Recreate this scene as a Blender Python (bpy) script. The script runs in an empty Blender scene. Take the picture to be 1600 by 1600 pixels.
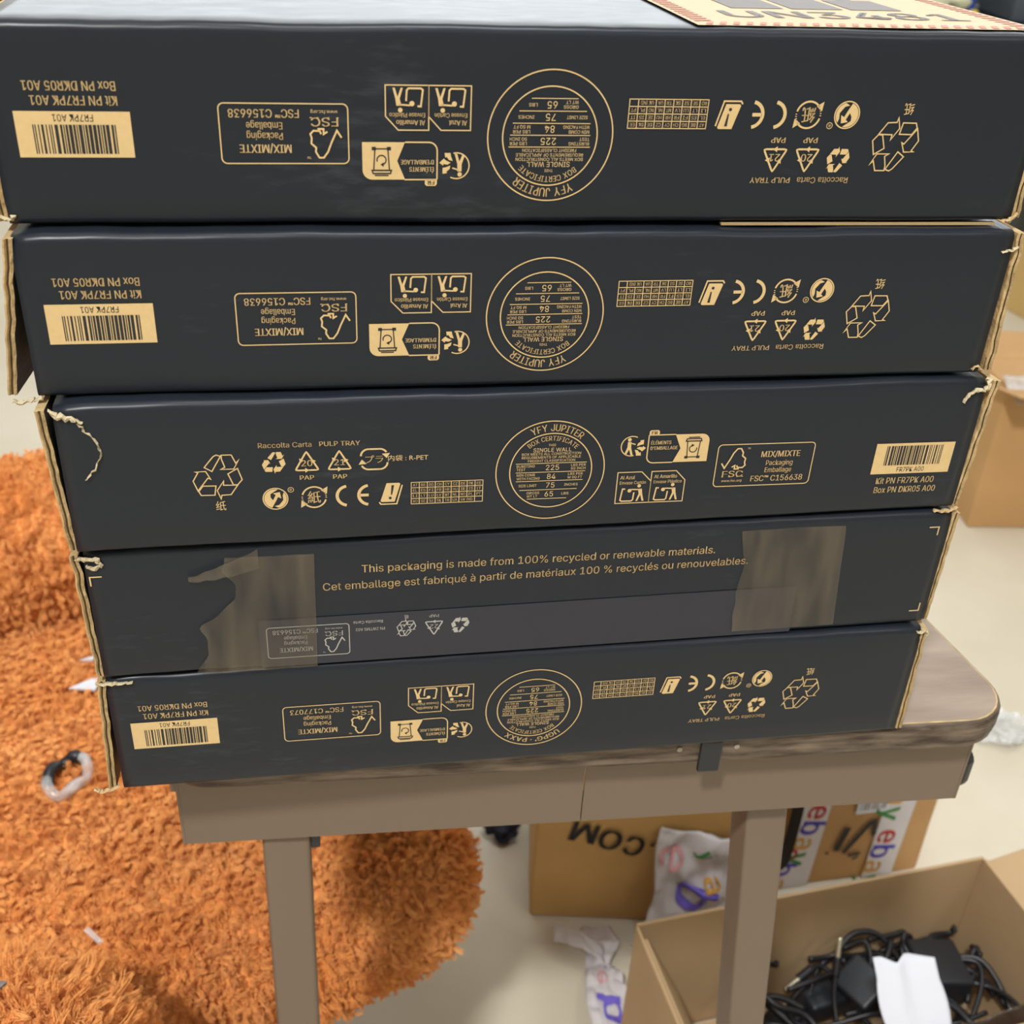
import bpy, bmesh, math, random
from mathutils import Vector, Matrix, noise

random.seed(7)
S = bpy.context.scene
COL = S.collection
TZ = 0.74                      # table top height

# ------------------------------------------------------------------ camera
cd = bpy.data.cameras.new('camera'); cam = bpy.data.objects.new('camera', cd); COL.objects.link(cam)
PIT = 0.53907717; ROL = 0.05350632
fw = Vector((0, math.cos(PIT), -math.sin(PIT))); up = Vector((0, math.sin(PIT), math.cos(PIT))); rt = Vector((1, 0, 0))
cx = math.cos(ROL) * rt + math.sin(ROL) * up
cy = -math.sin(ROL) * rt + math.cos(ROL) * up
M = Matrix((cx, cy, -fw)).transposed().to_4x4(); M.translation = (0, 0, TZ + 0.4515)
cam.matrix_world = M
cd.sensor_width = 36; cd.lens = 1738.07 / 1600 * 36; cd.clip_start = 0.02; cd.clip_end = 100
cd.dof.use_dof = True; cd.dof.focus_distance = 0.55; cd.dof.aperture_fstop = 13
S.camera = cam

# ------------------------------------------------------------------ world, lights, exposure
w = bpy.data.worlds.new('world'); S.world = w; w.use_nodes = True
w.node_tree.nodes['Background'].inputs[0].default_value = (0.9, 0.95, 1, 1)
w.node_tree.nodes['Background'].inputs[1].default_value = 0.2
S.view_settings.view_transform = 'Standard'; S.view_settings.look = 'None'
S.view_settings.gamma = 1; S.view_settings.exposure = -0.1; S.view_settings.use_curve_mapping = False

def lamp(loc, power, size, color=(1, .98, .95), aim=None):
    l = bpy.data.lights.new('ceiling_and_fill_light', 'AREA'); l.shape = 'DISK'; l.size = size; l.energy = power; l.color = color
    o = bpy.data.objects.new('ceiling_and_fill_light', l); COL.objects.link(o); o.location = loc
    if aim is not None:
        o.rotation_euler = (Vector(aim) - Vector(loc)).to_track_quat('-Z', 'Y').to_euler()
    return o
lamp((-1.1, -2.2, 5.0), 215, 0.42, (1, .985, .96), aim=(0, .6, .5))          # high bay lamp behind the photographer
lamp((0.3, 0.6, 5.0), 75, 1.3, (.93, .96, 1))          # wide lamp almost overhead
lamp((2.4, 1.9, 5.0), 20, 0.9)  # this and the lamps below: unseen, added for fill and reflections
lamp((-2.2, 3.6, 5.0), 12, 0.9)
lamp((-0.6, 8.0, 5.0), 26, 1.2, (.9, .95, 1))
lamp((3.4, 7.0, 5.0), 45, 1.2, (.9, .95, 1))
lamp((3.2, -2.4, 5.0), 40, 1.0)

door = bpy.data.lights.new('added_back_wall_light', 'AREA'); door.shape = 'RECTANGLE'; door.size = 15; door.size_y = 2.2; door.energy = 560; door.color = (.86, .93, 1)  # unseen light added so the top box reflects silver; no window is built
do = bpy.data.objects.new('added_back_wall_light', door); COL.objects.link(do); do.location = (0.5, 14.3, 3.2); do.rotation_euler = (math.radians(90), 0, math.radians(180))

# ------------------------------------------------------------------ materials
def lin(r, g, b):
    f = lambda c: (c / 255 / 12.92) if c / 255 <= .04045 else ((c / 255 + .055) / 1.055) ** 2.4
    return (f(r), f(g), f(b), 1)

def mat(name, col, rough=.6, spec=.5, metal=0, bump=0, bscale=80, var=0, vscale=6, vcol=None, stretch=(1, 1, 1), sheen=0):
    m = bpy.data.materials.new(name); m.use_nodes = True
    nt = m.node_tree; n = nt.nodes; L = nt.links; b = n['Principled BSDF']
    b.inputs['Base Color'].default_value = col; b.inputs['Roughness'].default_value = rough
    b.inputs['Specular IOR Level'].default_value = spec; b.inputs['Metallic'].default_value = metal
    if sheen: b.inputs['Sheen Weight'].default_value = sheen
    tc = n.new('ShaderNodeTexCoord'); mp = n.new('ShaderNodeMapping'); mp.inputs['Scale'].default_value = stretch
    L.new(tc.outputs['Object'], mp.inputs['Vector'])
    if var:
        t = n.new('ShaderNodeTexNoise'); t.inputs['Scale'].default_value = vscale; t.inputs['Detail'].default_value = 5
        L.new(mp.outputs[0], t.inputs['Vector'])
        r = n.new('ShaderNodeValToRGB'); r.color_ramp.elements[0].position = .35; r.color_ramp.elements[1].position = .68
        r.color_ramp.elements[0].color = col
        r.color_ramp.elements[1].color = vcol or tuple(min(1, c * (1 + var)) for c in col[:3]) + (1,)
        L.new(t.outputs['Fac'], r.inputs[0]); L.new(r.outputs[0], b.inputs['Base Color'])
    if bump:
        t = n.new('ShaderNodeTexNoise'); t.inputs['Scale'].default_value = bscale; t.inputs['Detail'].default_value = 4
        L.new(mp.outputs[0], t.inputs['Vector'])
        bp = n.new('ShaderNodeBump'); bp.inputs['Strength'].default_value = bump; bp.inputs['Distance'].default_value = .002
        L.new(t.outputs['Fac'], bp.inputs['Height']); L.new(bp.outputs[0], b.inputs['Normal'])
    return m

def coat_mat():
    """black printed coating with faint scuffs rubbed along the length of the box"""
    m = bpy.data.materials.new('black_coating'); m.use_nodes = True
    nt = m.node_tree; n = nt.nodes; L = nt.links; b = n['Principled BSDF']
    b.inputs['Specular IOR Level'].default_value = .30
    tc = n.new('ShaderNodeTexCoord'); oi = n.new('ShaderNodeObjectInfo')
    add = n.new('ShaderNodeVectorMath'); add.operation = 'MULTIPLY_ADD'
    cmb = n.new('ShaderNodeCombineXYZ'); 
    for i in range(3): L.new(oi.outputs['Random'], cmb.inputs[i])
    L.new(cmb.outputs[0], add.inputs[0]); add.inputs[1].default_value = (9, 7, 5); L.new(tc.outputs['Object'], add.inputs[2])
    mp = n.new('ShaderNodeMapping'); mp.inputs['Scale'].default_value = (2, 5, 8); L.new(add.outputs[0], mp.inputs[0])
    t1 = n.new('ShaderNodeTexNoise'); t1.inputs['Scale'].default_value = 26; t1.inputs['Detail'].default_value = 8; t1.inputs['Roughness'].default_value = .65
    L.new(mp.outputs[0], t1.inputs['Vector'])
    t2 = n.new('ShaderNodeTexNoise'); t2.inputs['Scale'].default_value = 9; L.new(add.outputs[0], t2.inputs['Vector'])
    mu = n.new('ShaderNodeMath'); mu.operation = 'MULTIPLY'; L.new(t1.outputs['Fac'], mu.inputs[0]); L.new(t2.outputs['Fac'], mu.inputs[1])
    r = n.new('ShaderNodeValToRGB'); e = r.color_ramp.elements
    e[0].position = .33; e[0].color = (.0165, .0212, .0300, 1); e[1].position = .56; e[1].color = (.046, .055, .070, 1)
    L.new(mu.outputs[0], r.inputs[0]); L.new(r.outputs[0], b.inputs['Base Color'])
    rr = n.new('ShaderNodeMapRange'); rr.inputs[3].default_value = .27; rr.inputs[4].default_value = .38
    L.new(t1.outputs['Fac'], rr.inputs[0]); L.new(rr.outputs[0], b.inputs['Roughness'])
    t3 = n.new('ShaderNodeTexNoise'); t3.inputs['Scale'].default_value = 900; t3.inputs['Detail'].default_value = 2
    L.new(tc.outputs['Object'], t3.inputs['Vector'])
    t4 = n.new('ShaderNodeTexNoise'); t4.inputs['Scale'].default_value = 40; L.new(add.outputs[0], t4.inputs['Vector'])
    ad = n.new('ShaderNodeMath'); ad.operation = 'MULTIPLY_ADD'; ad.inputs[1].default_value = .25
    L.new(t3.outputs['Fac'], ad.inputs[0]); L.new(t4.outputs['Fac'], ad.inputs[2])
    bp = n.new('ShaderNodeBump'); bp.inputs['Strength'].default_value = .2; bp.inputs['Distance'].default_value = .00007
    L.new(ad.outputs[0], bp.inputs['Height']); L.new(bp.outputs[0], b.inputs['Normal'])
    return m

def clear_mat(name, col, fac, rough=.15, bump=.4, bscale=60, stretch=None, lo=.55):
    """thin clear plastic film: mostly see through, with a glossy skin"""
    m = bpy.data.materials.new(name); m.use_nodes = True
    nt = m.node_tree; n = nt.nodes; L = nt.links; b = n['Principled BSDF']; out = n['Material Output']
    b.inputs['Base Color'].default_value = col; b.inputs['Roughness'].default_value = rough
    tr = n.new('ShaderNodeBsdfTransparent'); mx = n.new('ShaderNodeMixShader')
    tc = n.new('ShaderNodeTexCoord'); t = n.new('ShaderNodeTexNoise'); t.inputs['Scale'].default_value = bscale; t.inputs['Detail'].default_value = 2 if stretch else 5
    mp = n.new('ShaderNodeMapping'); mp.inputs['Scale'].default_value = stretch or (1, 1, 1); mp.inputs['Rotation'].default_value = (0, math.radians(-12 if stretch else 0), 0)
    L.new(tc.outputs['Object'], mp.inputs['Vector']); L.new(mp.outputs[0], t.inputs['Vector'])
    mr = n.new('ShaderNodeMapRange'); mr.inputs[1].default_value = .3; mr.inputs[2].default_value = .7
    mr.inputs[3].default_value = fac * lo; mr.inputs[4].default_value = min(1, fac * 1.45); L.new(t.outputs['Fac'], mr.inputs[0])
    bp = n.new('ShaderNodeBump'); bp.inputs['Strength'].default_value = bump; bp.inputs['Distance'].default_value = .003
    L.new(t.outputs['Fac'], bp.inputs['Height']); L.new(bp.outputs[0], b.inputs['Normal'])
    L.new(mr.outputs[0], mx.inputs[0]); L.new(tr.outputs[0], mx.inputs[1]); L.new(b.outputs[0], mx.inputs[2])
    L.new(mx.outputs[0], out.inputs['Surface'])
    return m

BLACK = coat_mat()
INK = mat('black_ink', (.02, .02, .024, 1), .5)
KPRINT = mat('bare_kraft_print', lin(226, 196, 142), .6, .4, var=.06, vscale=300)
GPRINT = mat('grey_print', lin(186, 184, 178), .6, .3)
KEDGE = mat('raw_board_edge', lin(176, 152, 112), .9, .2, var=.5, vscale=120, bump=.6, bscale=300)
FLUTE = mat('board_flute', lin(84, 70, 50), .95, .1, bump=.6, bscale=400)
TORN = mat('torn_paper', lin(206, 192, 160), .9, .2, bump=.5, bscale=400)
KLABEL = mat('kraft_label', lin(200, 172, 128), .46, .4, var=.06, vscale=200)
RED = mat('red_print', lin(192, 110, 84), .46, .4)
GREYPRINT = mat('dark_grey_print', lin(104, 94, 90), .46, .4)
SEALM = mat('seal_film', lin(50, 52, 62), .5, .4, bump=.05, bscale=500)
TAPE = clear_mat('clear_tape', lin(132, 120, 102), .33, .22, .7, 30, (2.6, 1, .55), .28)  # streaks in the opacity paint in the lighter gleam of the wrinkles
WOODTOP = mat('wood_laminate_top', lin(140, 122, 108), .42, .5, var=.35, vscale=9, vcol=lin(166, 148, 132), stretch=(1, 5, 1), bump=.1)
WOODEDGE = mat('wood_laminate_edge', lin(62, 48, 38), .5, .45, var=.9, vscale=34, vcol=lin(132, 116, 100), stretch=(1, 1, 5), bump=.6, bscale=90)
STEEL = mat('taupe_painted_steel', lin(124, 108, 93), .45, .4, bump=.06, bscale=160)
DKPLASTIC = mat('dark_plastic', lin(30, 34, 42), .4, .5)
SCREW = mat('pale_plug', lin(168, 156, 142), .5)
FUR = mat('orange_sherpa', lin(246, 168, 92), .95, .1, var=.3, vscale=14, vcol=lin(252, 184, 112), sheen=.2)
FURBASE = mat('orange_backing', lin(206, 112, 48), 1, .05)
CONCRETE = mat('cream_concrete', lin(206, 197, 177), .5, .4, var=.12, vscale=3, vcol=lin(219, 211, 193), bump=.05, bscale=20)
WALLM = mat('cream_wall', lin(222, 216, 204), .8, .3, var=.04, vscale=2)
CEIL = mat('white_ceiling', lin(225, 225, 222), .9, .2, var=.03, vscale=2)
KRAFT = mat('kraft_board', lin(192, 152, 104), .75, .25, var=.12, vscale=7, bump=.12, bscale=60)
KRAFTIN = mat('kraft_board_inside', lin(186, 158, 122), .8, .2, var=.1, vscale=7, bump=.1, bscale=60)
KRAFTD = mat('brown_kraft_board', lin(200, 160, 102), .7, .3, var=.15, vscale=9, bump=.12, bscale=60)
MARKER = mat('black_marker', lin(34, 30, 28), .6)
WHITETAPE = mat('white_printed_tape', lin(214, 210, 214), .35, .5, var=.06, vscale=40, bump=.5, bscale=50)
EB_R = mat('red_lettering', lin(200, 60, 60), .4); EB_B = mat('blue_lettering', lin(74, 62, 190), .4)
EB_Y = mat('yellow_lettering', lin(222, 170, 84), .4); EB_G = mat('green_lettering', lin(56, 140, 62), .4)
EB_PR = mat('pale_red_lettering', lin(226, 172, 176), .5); EB_PB = mat('violet_lettering', lin(120, 104, 214), .5)
PAPER = mat('white_paper', lin(222, 225, 234), .7, .3)
CABLE = mat('black_cable', lin(26, 26, 30), .38, .5)
ADAPT = mat('adapter_plastic', lin(34, 37, 42), .4, .5, bump=.1, bscale=300)
METAL = mat('connector_metal', lin(205, 200, 180), .25, .5, metal=.9)
WRAP = clear_mat('clear_wrap', lin(235, 238, 240), .38, .08, .9, 40)
GREYBIT = mat('grey_plastic', lin(126, 122, 120), .5)
NAVY = mat('slate_blue_plastic', lin(70, 78, 88), .5, .4, var=.1)
SLATE = mat('slate_frame', lin(58, 64, 72), .5, .4)
BAGW = mat('pale_green_plastic', lin(208, 212, 184), .5, .4, var=.15, vscale=14, bump=.4, bscale=20)
YEL = mat('yellow_plastic', lin(226, 206, 70), .5)
BLUE = mat('blue_plastic', lin(44, 74, 160), .5)
BROWN = mat('brown_wood', lin(96, 60, 44), .6, var=.2)
DARKBIN = mat('dark_crate', lin(66, 68, 66), .6, var=.1)

# ------------------------------------------------------------------ helpers
def link(name, verts, faces, mats, parent=None, mi=None, smooth=False, loc=None):
    me = bpy.data.meshes.new(name); me.from_pydata([tuple(v) for v in verts], [], faces)
    mats = mats if isinstance(mats, (list, tuple)) else [mats]
    for m in mats: me.materials.append(m)
    if mi: me.polygons.foreach_set('material_index', mi)
    if smooth: me.polygons.foreach_set('use_smooth', [True] * len(me.polygons))
    me.update(); me.validate()
    o = bpy.data.objects.new(name, me); COL.objects.link(o)
    if parent: o.parent = parent
    if loc: o.location = loc
    return o

def tag(o, label=None, cat=None, group=None, kind=None):
    if label: o['label'] = label
    if cat: o['category'] = cat
    if group: o['group'] = group
    if kind: o['kind'] = kind
    return o

def empty(name, loc, rz=0, label=None, cat=None, group=None):
    o = bpy.data.objects.new(name, None); COL.objects.link(o); o.empty_display_size = .05
    o.location = loc; o.rotation_euler = (0, 0, rz)
    return tag(o, label, cat, group)

class MB:
    def __init__(s): s.v = []; s.f = []; s.m = []; s.mats = []
    def mi(s, m):
        if m not in s.mats: s.mats.append(m)
        return s.mats.index(m)
    def add(s, vs, fs, m):
        k = len(s.v); s.v += [Vector(v) for v in vs]; i = s.mi(m)
        for f in fs: s.f.append(tuple(k + a for a in f)); s.m.append(i)
    def build(s, name, parent=None, smooth=False, loc=None):
        return link(name, s.v, s.f, s.mats, parent, s.m, smooth, loc)
    def box(s, c, d, m, rot=None, bev=0):
        """box about c; bev cuts all vertical and horizontal edges by a small chamfer"""
        x, y, z = d[0] / 2, d[1] / 2, d[2] / 2
        if bev:
            vs, fs = rbox_data(d, bev, 1)
        else:
            vs = [Vector((a * x, b * y, cc * z)) for a in (-1, 1) for b in (-1, 1) for cc in (-1, 1)]
            fs = [(0, 1, 3, 2), (4, 6, 7, 5), (0, 4, 5, 1), (2, 3, 7, 6), (0, 2, 6, 4), (1, 5, 7, 3)]
        R = rot if rot is not None else Matrix.Identity(3)
        s.add([R @ Vector(v) + Vector(c) for v in vs], fs, m)

def rbox_data(d, r, seg=3, n=1):
    """rounded box by clamping a cube grid: seg rings per rounded edge, n cells per flat"""
    hx, hy, hz = [q / 2 for q in d]
    def ax(h):
        a = []
        for i in range(seg + 1): a.append((-h + r, -math.cos(i / seg * math.pi / 2 * .5) , i / seg))
        return a
    # parametrise every cube face in two directions with samples in [-1,1]
    t = [(-1 + i / seg) for i in range(seg)]
    def samples(h):
        s = [(-(h - r), math.tan(-(math.pi / 4) * (1 - i / seg))) for i in range(seg)]
        s += [(-(h - r) + 2 * (h - r) * i / n, 0.0) for i in range(n + 1)]
        s += [((h - r), math.tan((math.pi / 4) * ((i + 1) / seg))) for i in range(seg)]
        return s
    H = (hx, hy, hz); vs = []; fs = []; key = {}
    def put(p):
        k = tuple(round(q, 6) for q in p)
        if k not in key: key[k] = len(vs); vs.append(Vector(p))
        return key[k]
    for axis in range(3):
        u, v = (axis + 1) % 3, (axis + 2) % 3
        for sg in (-1, 1):
            su, sv = samples(H[u]), samples(H[v]); grid = []
            for a, da in su:
                row = []
                for b, db in sv:
                    dn = Vector((0, 0, 0)); dn[axis] = sg; dn[u] = da; dn[v] = db; dn.normalize()
                    c = Vector((0, 0, 0)); c[axis] = sg * (H[axis] - r); c[u] = a; c[v] = b
                    row.append(put(c + dn * r))
                grid.append(row)
            for i in range(len(su) - 1):
                for j in range(len(sv) - 1):
                    q = (grid[i][j], grid[i + 1][j], grid[i + 1][j + 1], grid[i][j + 1])
                    if len(set(q)) < 3: continue
                    fs.append(q if sg > 0 else q[::-1])
    return vs, fs

def rbox(name, d, r, m, parent=None, loc=(0, 0, 0), rot=None, seg=3, n=1, warp=None):
    vs, fs = rbox_data(d, r, seg, n)
    R = rot if rot is not None else Matrix.Identity(3)
    if warp: vs = [warp(v) for v in vs]
    return link(name, [R @ v + Vector(loc) for v in vs], fs, m, parent, smooth=True)

def crom(pts, k=6, closed=False):
    P = [Vector(p) for p in pts]; out = []
    n = len(P)
    for i in range(n - 1 if not closed else n):
        if closed: a, b, c, d = P[i - 1], P[i], P[(i + 1) % n], P[(i + 2) % n]
        else: a, b, c, d = P[max(i - 1, 0)], P[i], P[i + 1], P[min(i + 2, n - 1)]
        for j in range(k):
            t = j / k
            out.append(.5 * ((2 * b) + (c - a) * t + (2 * a - 5 * b + 4 * c - d) * t * t + (3 * b - a - 3 * c + d) * t ** 3))
    if not closed: out.append(P[-1])
    return out

def tube(mb, pts, r, m, k=8, smooth=True, closed=False, sub=5):
    P = crom(pts, sub, closed); n = len(P); vs = []; fs = []
    up_ = Vector((.13, .21, .97))
    for i, p in enumerate(P):
        t = (P[min(i + 1, n - 1)] - P[max(i - 1, 0)]); t.normalize()
        a = t.cross(up_); 
        if a.length < 1e-3: a = t.cross(Vector((1, 0, 0)))
        a.normalize(); b = t.cross(a)
        for j in range(k):
            an = j / k * 2 * math.pi; vs.append(p + r * (math.cos(an) * a + math.sin(an) * b))
    for i in range(n - 1):
        for j in range(k):
            fs.append((i * k + j, i * k + (j + 1) % k, (i + 1) * k + (j + 1) % k, (i + 1) * k + j))
    fs.append(tuple(range(k))[::-1]); fs.append(tuple((n - 1) * k + j for j in range(k)))
    mb.add(vs, fs, m)

def sheet(name, fn, nu, nv, m, parent=None, thick=.0004, smooth=True):
    """a thin sheet with real thickness: fn(u,v) gives the point for u,v in 0..1"""
    vs = []; fs = []
    for i in range(nu + 1):
        for j in range(nv + 1): vs.append(Vector(fn(i / nu, j / nv)))
    for i in range(nu):
        for j in range(nv):
            a = i * (nv + 1) + j; fs.append((a, a + nv + 1, a + nv + 2, a + 1))
    o = link(name, vs, fs, m, parent, smooth=smooth)
    if thick:
        md = o.modifiers.new('thickness', 'SOLIDIFY'); md.thickness = thick; md.offset = 0
    return o

# ------------------------------------------------------------------ flat printing
TXT = {}
try:                                     # the sans face that ships with Blender itself, else the built-in one
    import os
    FONT = bpy.data.fonts.load(os.path.join(bpy.utils.system_resource('DATAFILES'), 'fonts', 'Inter.woff2'))
except Exception:
    FONT = None
def glyphs(s, bold=0.0):
    k = (s, bold)
    if k not in TXT:
        c = bpy.data.curves.new('lettering', 'FONT'); c.body = s; c.size = 1; c.resolution_u = 3
        if FONT and all(ord(q) < 0x2000 or q == '™' for q in s): c.font = FONT
        o = bpy.data.objects.new('lettering', c); COL.objects.link(o)
        dg = bpy.context.evaluated_depsgraph_get(); ev = o.evaluated_get(dg); me = ev.to_mesh()
        vs = [(v.co.x, v.co.y) for v in me.vertices]; fs = [tuple(p.vertices) for p in me.polygons]
        ev.to_mesh_clear(); bpy.data.objects.remove(o); bpy.data.curves.remove(c)
        if not vs: vs = [(0, 0)]; fs = []
        if FONT and all(ord(q) < 0x2000 or q == '™' for q in s):      # bring both faces to the same cap height
            global SCALE
            if s != 'H' and SCALE is None: glyphs('H', 0.0)
            if s == 'H' and SCALE is None: SCALE = CAP / max(y for x, y in vs)
            vs = [(x * SCALE, y * SCALE) for x, y in vs]
        if bold and fs:                                                # heavier strokes: the outline set twice, slightly apart
            n_ = len(vs); vs = [(x - bold, y) for x, y in vs] + [(x + bold, y) for x, y in vs]; fs = fs + [tuple(i + n_ for i in f) for f in fs]
        xs = [v[0] for v in vs]; x0 = min(xs); x1 = max(xs)
        TXT[k] = ([(x - x0, y) for x, y in vs], fs, max(x1 - x0, 1e-6))
    return TXT[k]
SCALE = None
CAP = .727                      # cap height of the lettering at size 1

class Art:
    """flat print in millimetres, later laid on a face by map(x, y, lift)"""
    def __init__(s, fn): s.fn = fn; s.mb = MB()
    def raw(s, vs, fs, m, lay=0): s.mb.add([s.fn(x, y, lay) for x, y in vs], fs, m)
    def poly(s, pts, m, lay=0): s.raw(pts, [tuple(range(len(pts)))], m, lay)
    def rect(s, x0, y0, x1, y1, m, lay=0): s.poly([(x0, y0), (x1, y0), (x1, y1), (x0, y1)], m, lay)
    def stroke(s, pts, wd, m, closed=False, lay=0):
        P = [Vector((p[0], p[1])) for p in pts]; n = len(P); L = []; R = []
        for i in range(n):
            if closed: a, b, c = P[i - 1], P[i], P[(i + 1) % n]
            else: a, b, c = P[max(i - 1, 0)], P[i], P[min(i + 1, n - 1)]
            d1 = (b - a) if (b - a).length > 1e-9 else (c - b); d2 = (c - b) if (c - b).length > 1e-9 else (b - a)
            d1 = d1.normalized(); d2 = d2.normalized()
            n1 = Vector((-d1.y, d1.x)); n2 = Vector((-d2.y, d2.x)); q = n1 + n2
            q = q.normalized() if q.length > .2 else n1
            k = wd / 2 / max(.35, q.dot(n1))
            L.append(b + q * k); R.append(b - q * k)
        fs = [(i, (i + 1) % n, n + (i + 1) % n, n + i) for i in range(n if closed else n - 1)]
        s.raw([(p.x, p.y) for p in L + R], fs, m, lay)
    def arcpts(s, cx_, cy_, r, a0, a1, n=40): return [(cx_ + r * math.cos(math.radians(a0 + (a1 - a0) * i / n)), cy_ + r * math.sin(math.radians(a0 + (a1 - a0) * i / n))) for i in range(n + 1)]
    def ring(s, cx_, cy_, r, wd, m, lay=0, n=72): s.stroke(s.arcpts(cx_, cy_, r, 0, 360, n)[:-1], wd, m, True, lay)
    def arc(s, cx_, cy_, r, a0, a1, wd, m, lay=0, n=28): s.stroke(s.arcpts(cx_, cy_, r, a0, a1, n), wd, m, False, lay)
    def disc(s, cx_, cy_, r, m, lay=0, n=28): s.poly(s.arcpts(cx_, cy_, r, 0, 360, n)[:-1], m, lay)
    def rrect(s, x0, y0, x1, y1, r, wd, m, lay=0):
        p = s.arcpts(x1 - r, y1 - r, r, 0, 90, 6) + s.arcpts(x0 + r, y1 - r, r, 90, 180, 6) + s.arcpts(x0 + r, y0 + r, r, 180, 270, 6) + s.arcpts(x1 - r, y0 + r, r, 270, 360, 6)
        s.stroke(p, wd, m, True, lay)
    def text(s, t, x, y, m, wd=None, h=2.6, al='c', bold=.0, rot=0, lay=0, slant=0):
        """x,y: middle of the cap height at the left, centre or right"""
        vs, fs, W_ = glyphs(t, bold); sy = h / CAP; sx = (wd / W_) if wd else sy
        off = {'l': 0, 'c': -W_ * sx / 2, 'r': -W_ * sx}[al]
        c, q = math.cos(math.radians(rot)), math.sin(math.radians(rot)); out = []
        for a, b in vs:
            p = a * sx + off + slant * b * sy; r = b * sy - h / 2
            out.append((x + c * p - q * r, y + q * p + c * r))
        s.raw(out, fs, m, lay)
    def arctext(s, t, cx_, cy_, r, a0, a1, h, m, bold=0):
        ws = [glyphs(ch, bold)[2] + .12 if ch != ' ' else .32 for ch in t]; tot = sum(ws) - .12; acc = 0
        for ch, w_ in zip(t, ws):
            if ch != ' ':
                ww = w_ - .12; mid = (acc + ww / 2) / tot; an = a0 + (a1 - a0) * mid; rad = math.radians(an)
                s.text(ch, cx_ + r * math.cos(rad), cy_ + r * math.sin(rad), m, abs(math.radians(a1 - a0)) * r * ww / tot, h, 'c', bold, an - 90)
            acc += w_
    def build(s, name, parent): return s.mb.build(name, parent)

MOB = [[(1140, 388), (1200, 298), (1275, 295), (1283, 258), (1308, 342), (1250, 432), (1254, 392)],
       [(1330, 298), (1440, 300), (1456, 338), (1420, 390), (1315, 388)],
       [(1462, 345), (1492, 440), (1447, 520), (1468, 528), (1385, 530), (1352, 455), (1372, 466), (1424, 396)],
       [(1335, 528), (1393, 568), (1315, 668), (1290, 683), (1256, 670)],
       [(1250, 680), (1170, 680), (1140, 600), (1113, 632), (1160, 545), (1262, 545), (1230, 565), (1250, 640)],
       [(1140, 392), (1175, 395), (1210, 500), (1130, 550), (1100, 440)]]
def mobius(A, x, y, sc, m, wd=None):
    for pl in MOB:
        p = [(x - (a - 1298) * .0562 * sc, y + (b - 470) * .0548 * sc) for a, b in pl]
        if wd: A.stroke(p, wd, m, True)
        else: A.poly(p, m)

def tri_code(A, x, y, num, m, wd=.85, sc=1):
    T = [(0, 5.6), (-5.4, -4.3), (5.4, -4.3)]
    for i in range(3):
        a = Vector(T[i]); b = Vector(T[(i + 1) % 3]); d = (b - a)
        p = a + d * .09; q = a + d * .42; r_ = a + d * .54; e = a + d * .91
        A.stroke([(x + sc * k.x, y + sc * k.y) for k in (p, q)], wd * sc, m); A.stroke([(x + sc * k.x, y + sc * k.y) for k in (r_, e)], wd * sc, m)
        nn = Vector((-d.y, d.x)).normalized()
        A.poly([(x + sc * k.x, y + sc * k.y) for k in (q + nn * 1.3, q - nn * 1.3, q + d.normalized() * 1.9)], m)
        c = Vector(T[(i + 1) % 3]); nx = Vector(T[(i + 2) % 3]) - c
        A.stroke([(x + sc * k.x, y + sc * k.y) for k in (e, c * .93 , c + nx * .09)], wd * sc, m)
    A.text(num, x, y - .6 * sc, m, None, 3.2 * sc, 'c', .015)

BARS = '1011001110110101101110111011010111010110111011010110011100101001001100100101'
def barcode(A, x0, y0, x1, y1, m, flip=False):
    n = len(BARS); w_ = (x1 - x0) / n; i = 0
    while i < n:
        if BARS[i] == '1':
            j = i
            while j < n and BARS[j] == '1': j += 1
            A.rect(x0 + i * w_, y0, x0 + j * w_, y1, m, 1); i = j
        else: i += 1

def fsc(A, x0, y0, x1, y1, code, m, lw=.5):
    W_, H_ = x1 - x0, y1 - y0
    X = lambda f: x0 + f * W_
    Y = lambda f: y1 - f * H_
    A.rrect(x0, y0, x1, y1, 2.2 * W_ / 52, lw, m)
    k = W_ / 52
    # tree with a tick: tick stroke on the left runs into a rounded crown
    A.stroke([(X(.055), Y(.44)), (X(.09), Y(.56)), (X(.135), Y(.36)), (X(.165), Y(.20)), (X(.20), Y(.10)), (X(.235), Y(.10)), (X(.262), Y(.20)), (X(.258), Y(.27)),
              (X(.295), Y(.34)), (X(.29), Y(.43)), (X(.30), Y(.5)), (X(.275), Y(.555)), (X(.225), Y(.55)), (X(.215), Y(.50))], .75 * k, m)
    A.stroke([(X(.165), Y(.54)), (X(.195), Y(.50)), (X(.195), Y(.585)), (X(.235), Y(.585)), (X(.235), Y(.55))], .75 * k, m)
    A.text('FSC', X(.185), Y(.70), m, W_ * .215, H_ * .145, 'c', .012)
    for f in (.083, .155, .238, .29):      # slab ends of the letters
        A.rect(X(f) - .5 * k, Y(.773) - .12 * k, X(f) + .5 * k, Y(.773) + .2 * k, m)
    A.text('www.fsc.org', X(.185), Y(.865), m, W_ * .21, H_ * .055)
    A.text('TM', X(.315), Y(.1), m, W_ * .03, H_ * .04)
    A.text('MIX/MIXTE', X(.655), Y(.25), m, W_ * .405, H_ * .140, 'c', .022)
    A.text('Packaging', X(.655), Y(.46), m, W_ * .28, H_ * .118, 'c', .012)
    A.text('Emballage', X(.655), Y(.632), m, W_ * .28, H_ * .118, 'c', .012)
    A.text('FSC™ ' + code, X(.655), Y(.835), m, W_ * .545, H_ * .138, 'c', .016)

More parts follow.
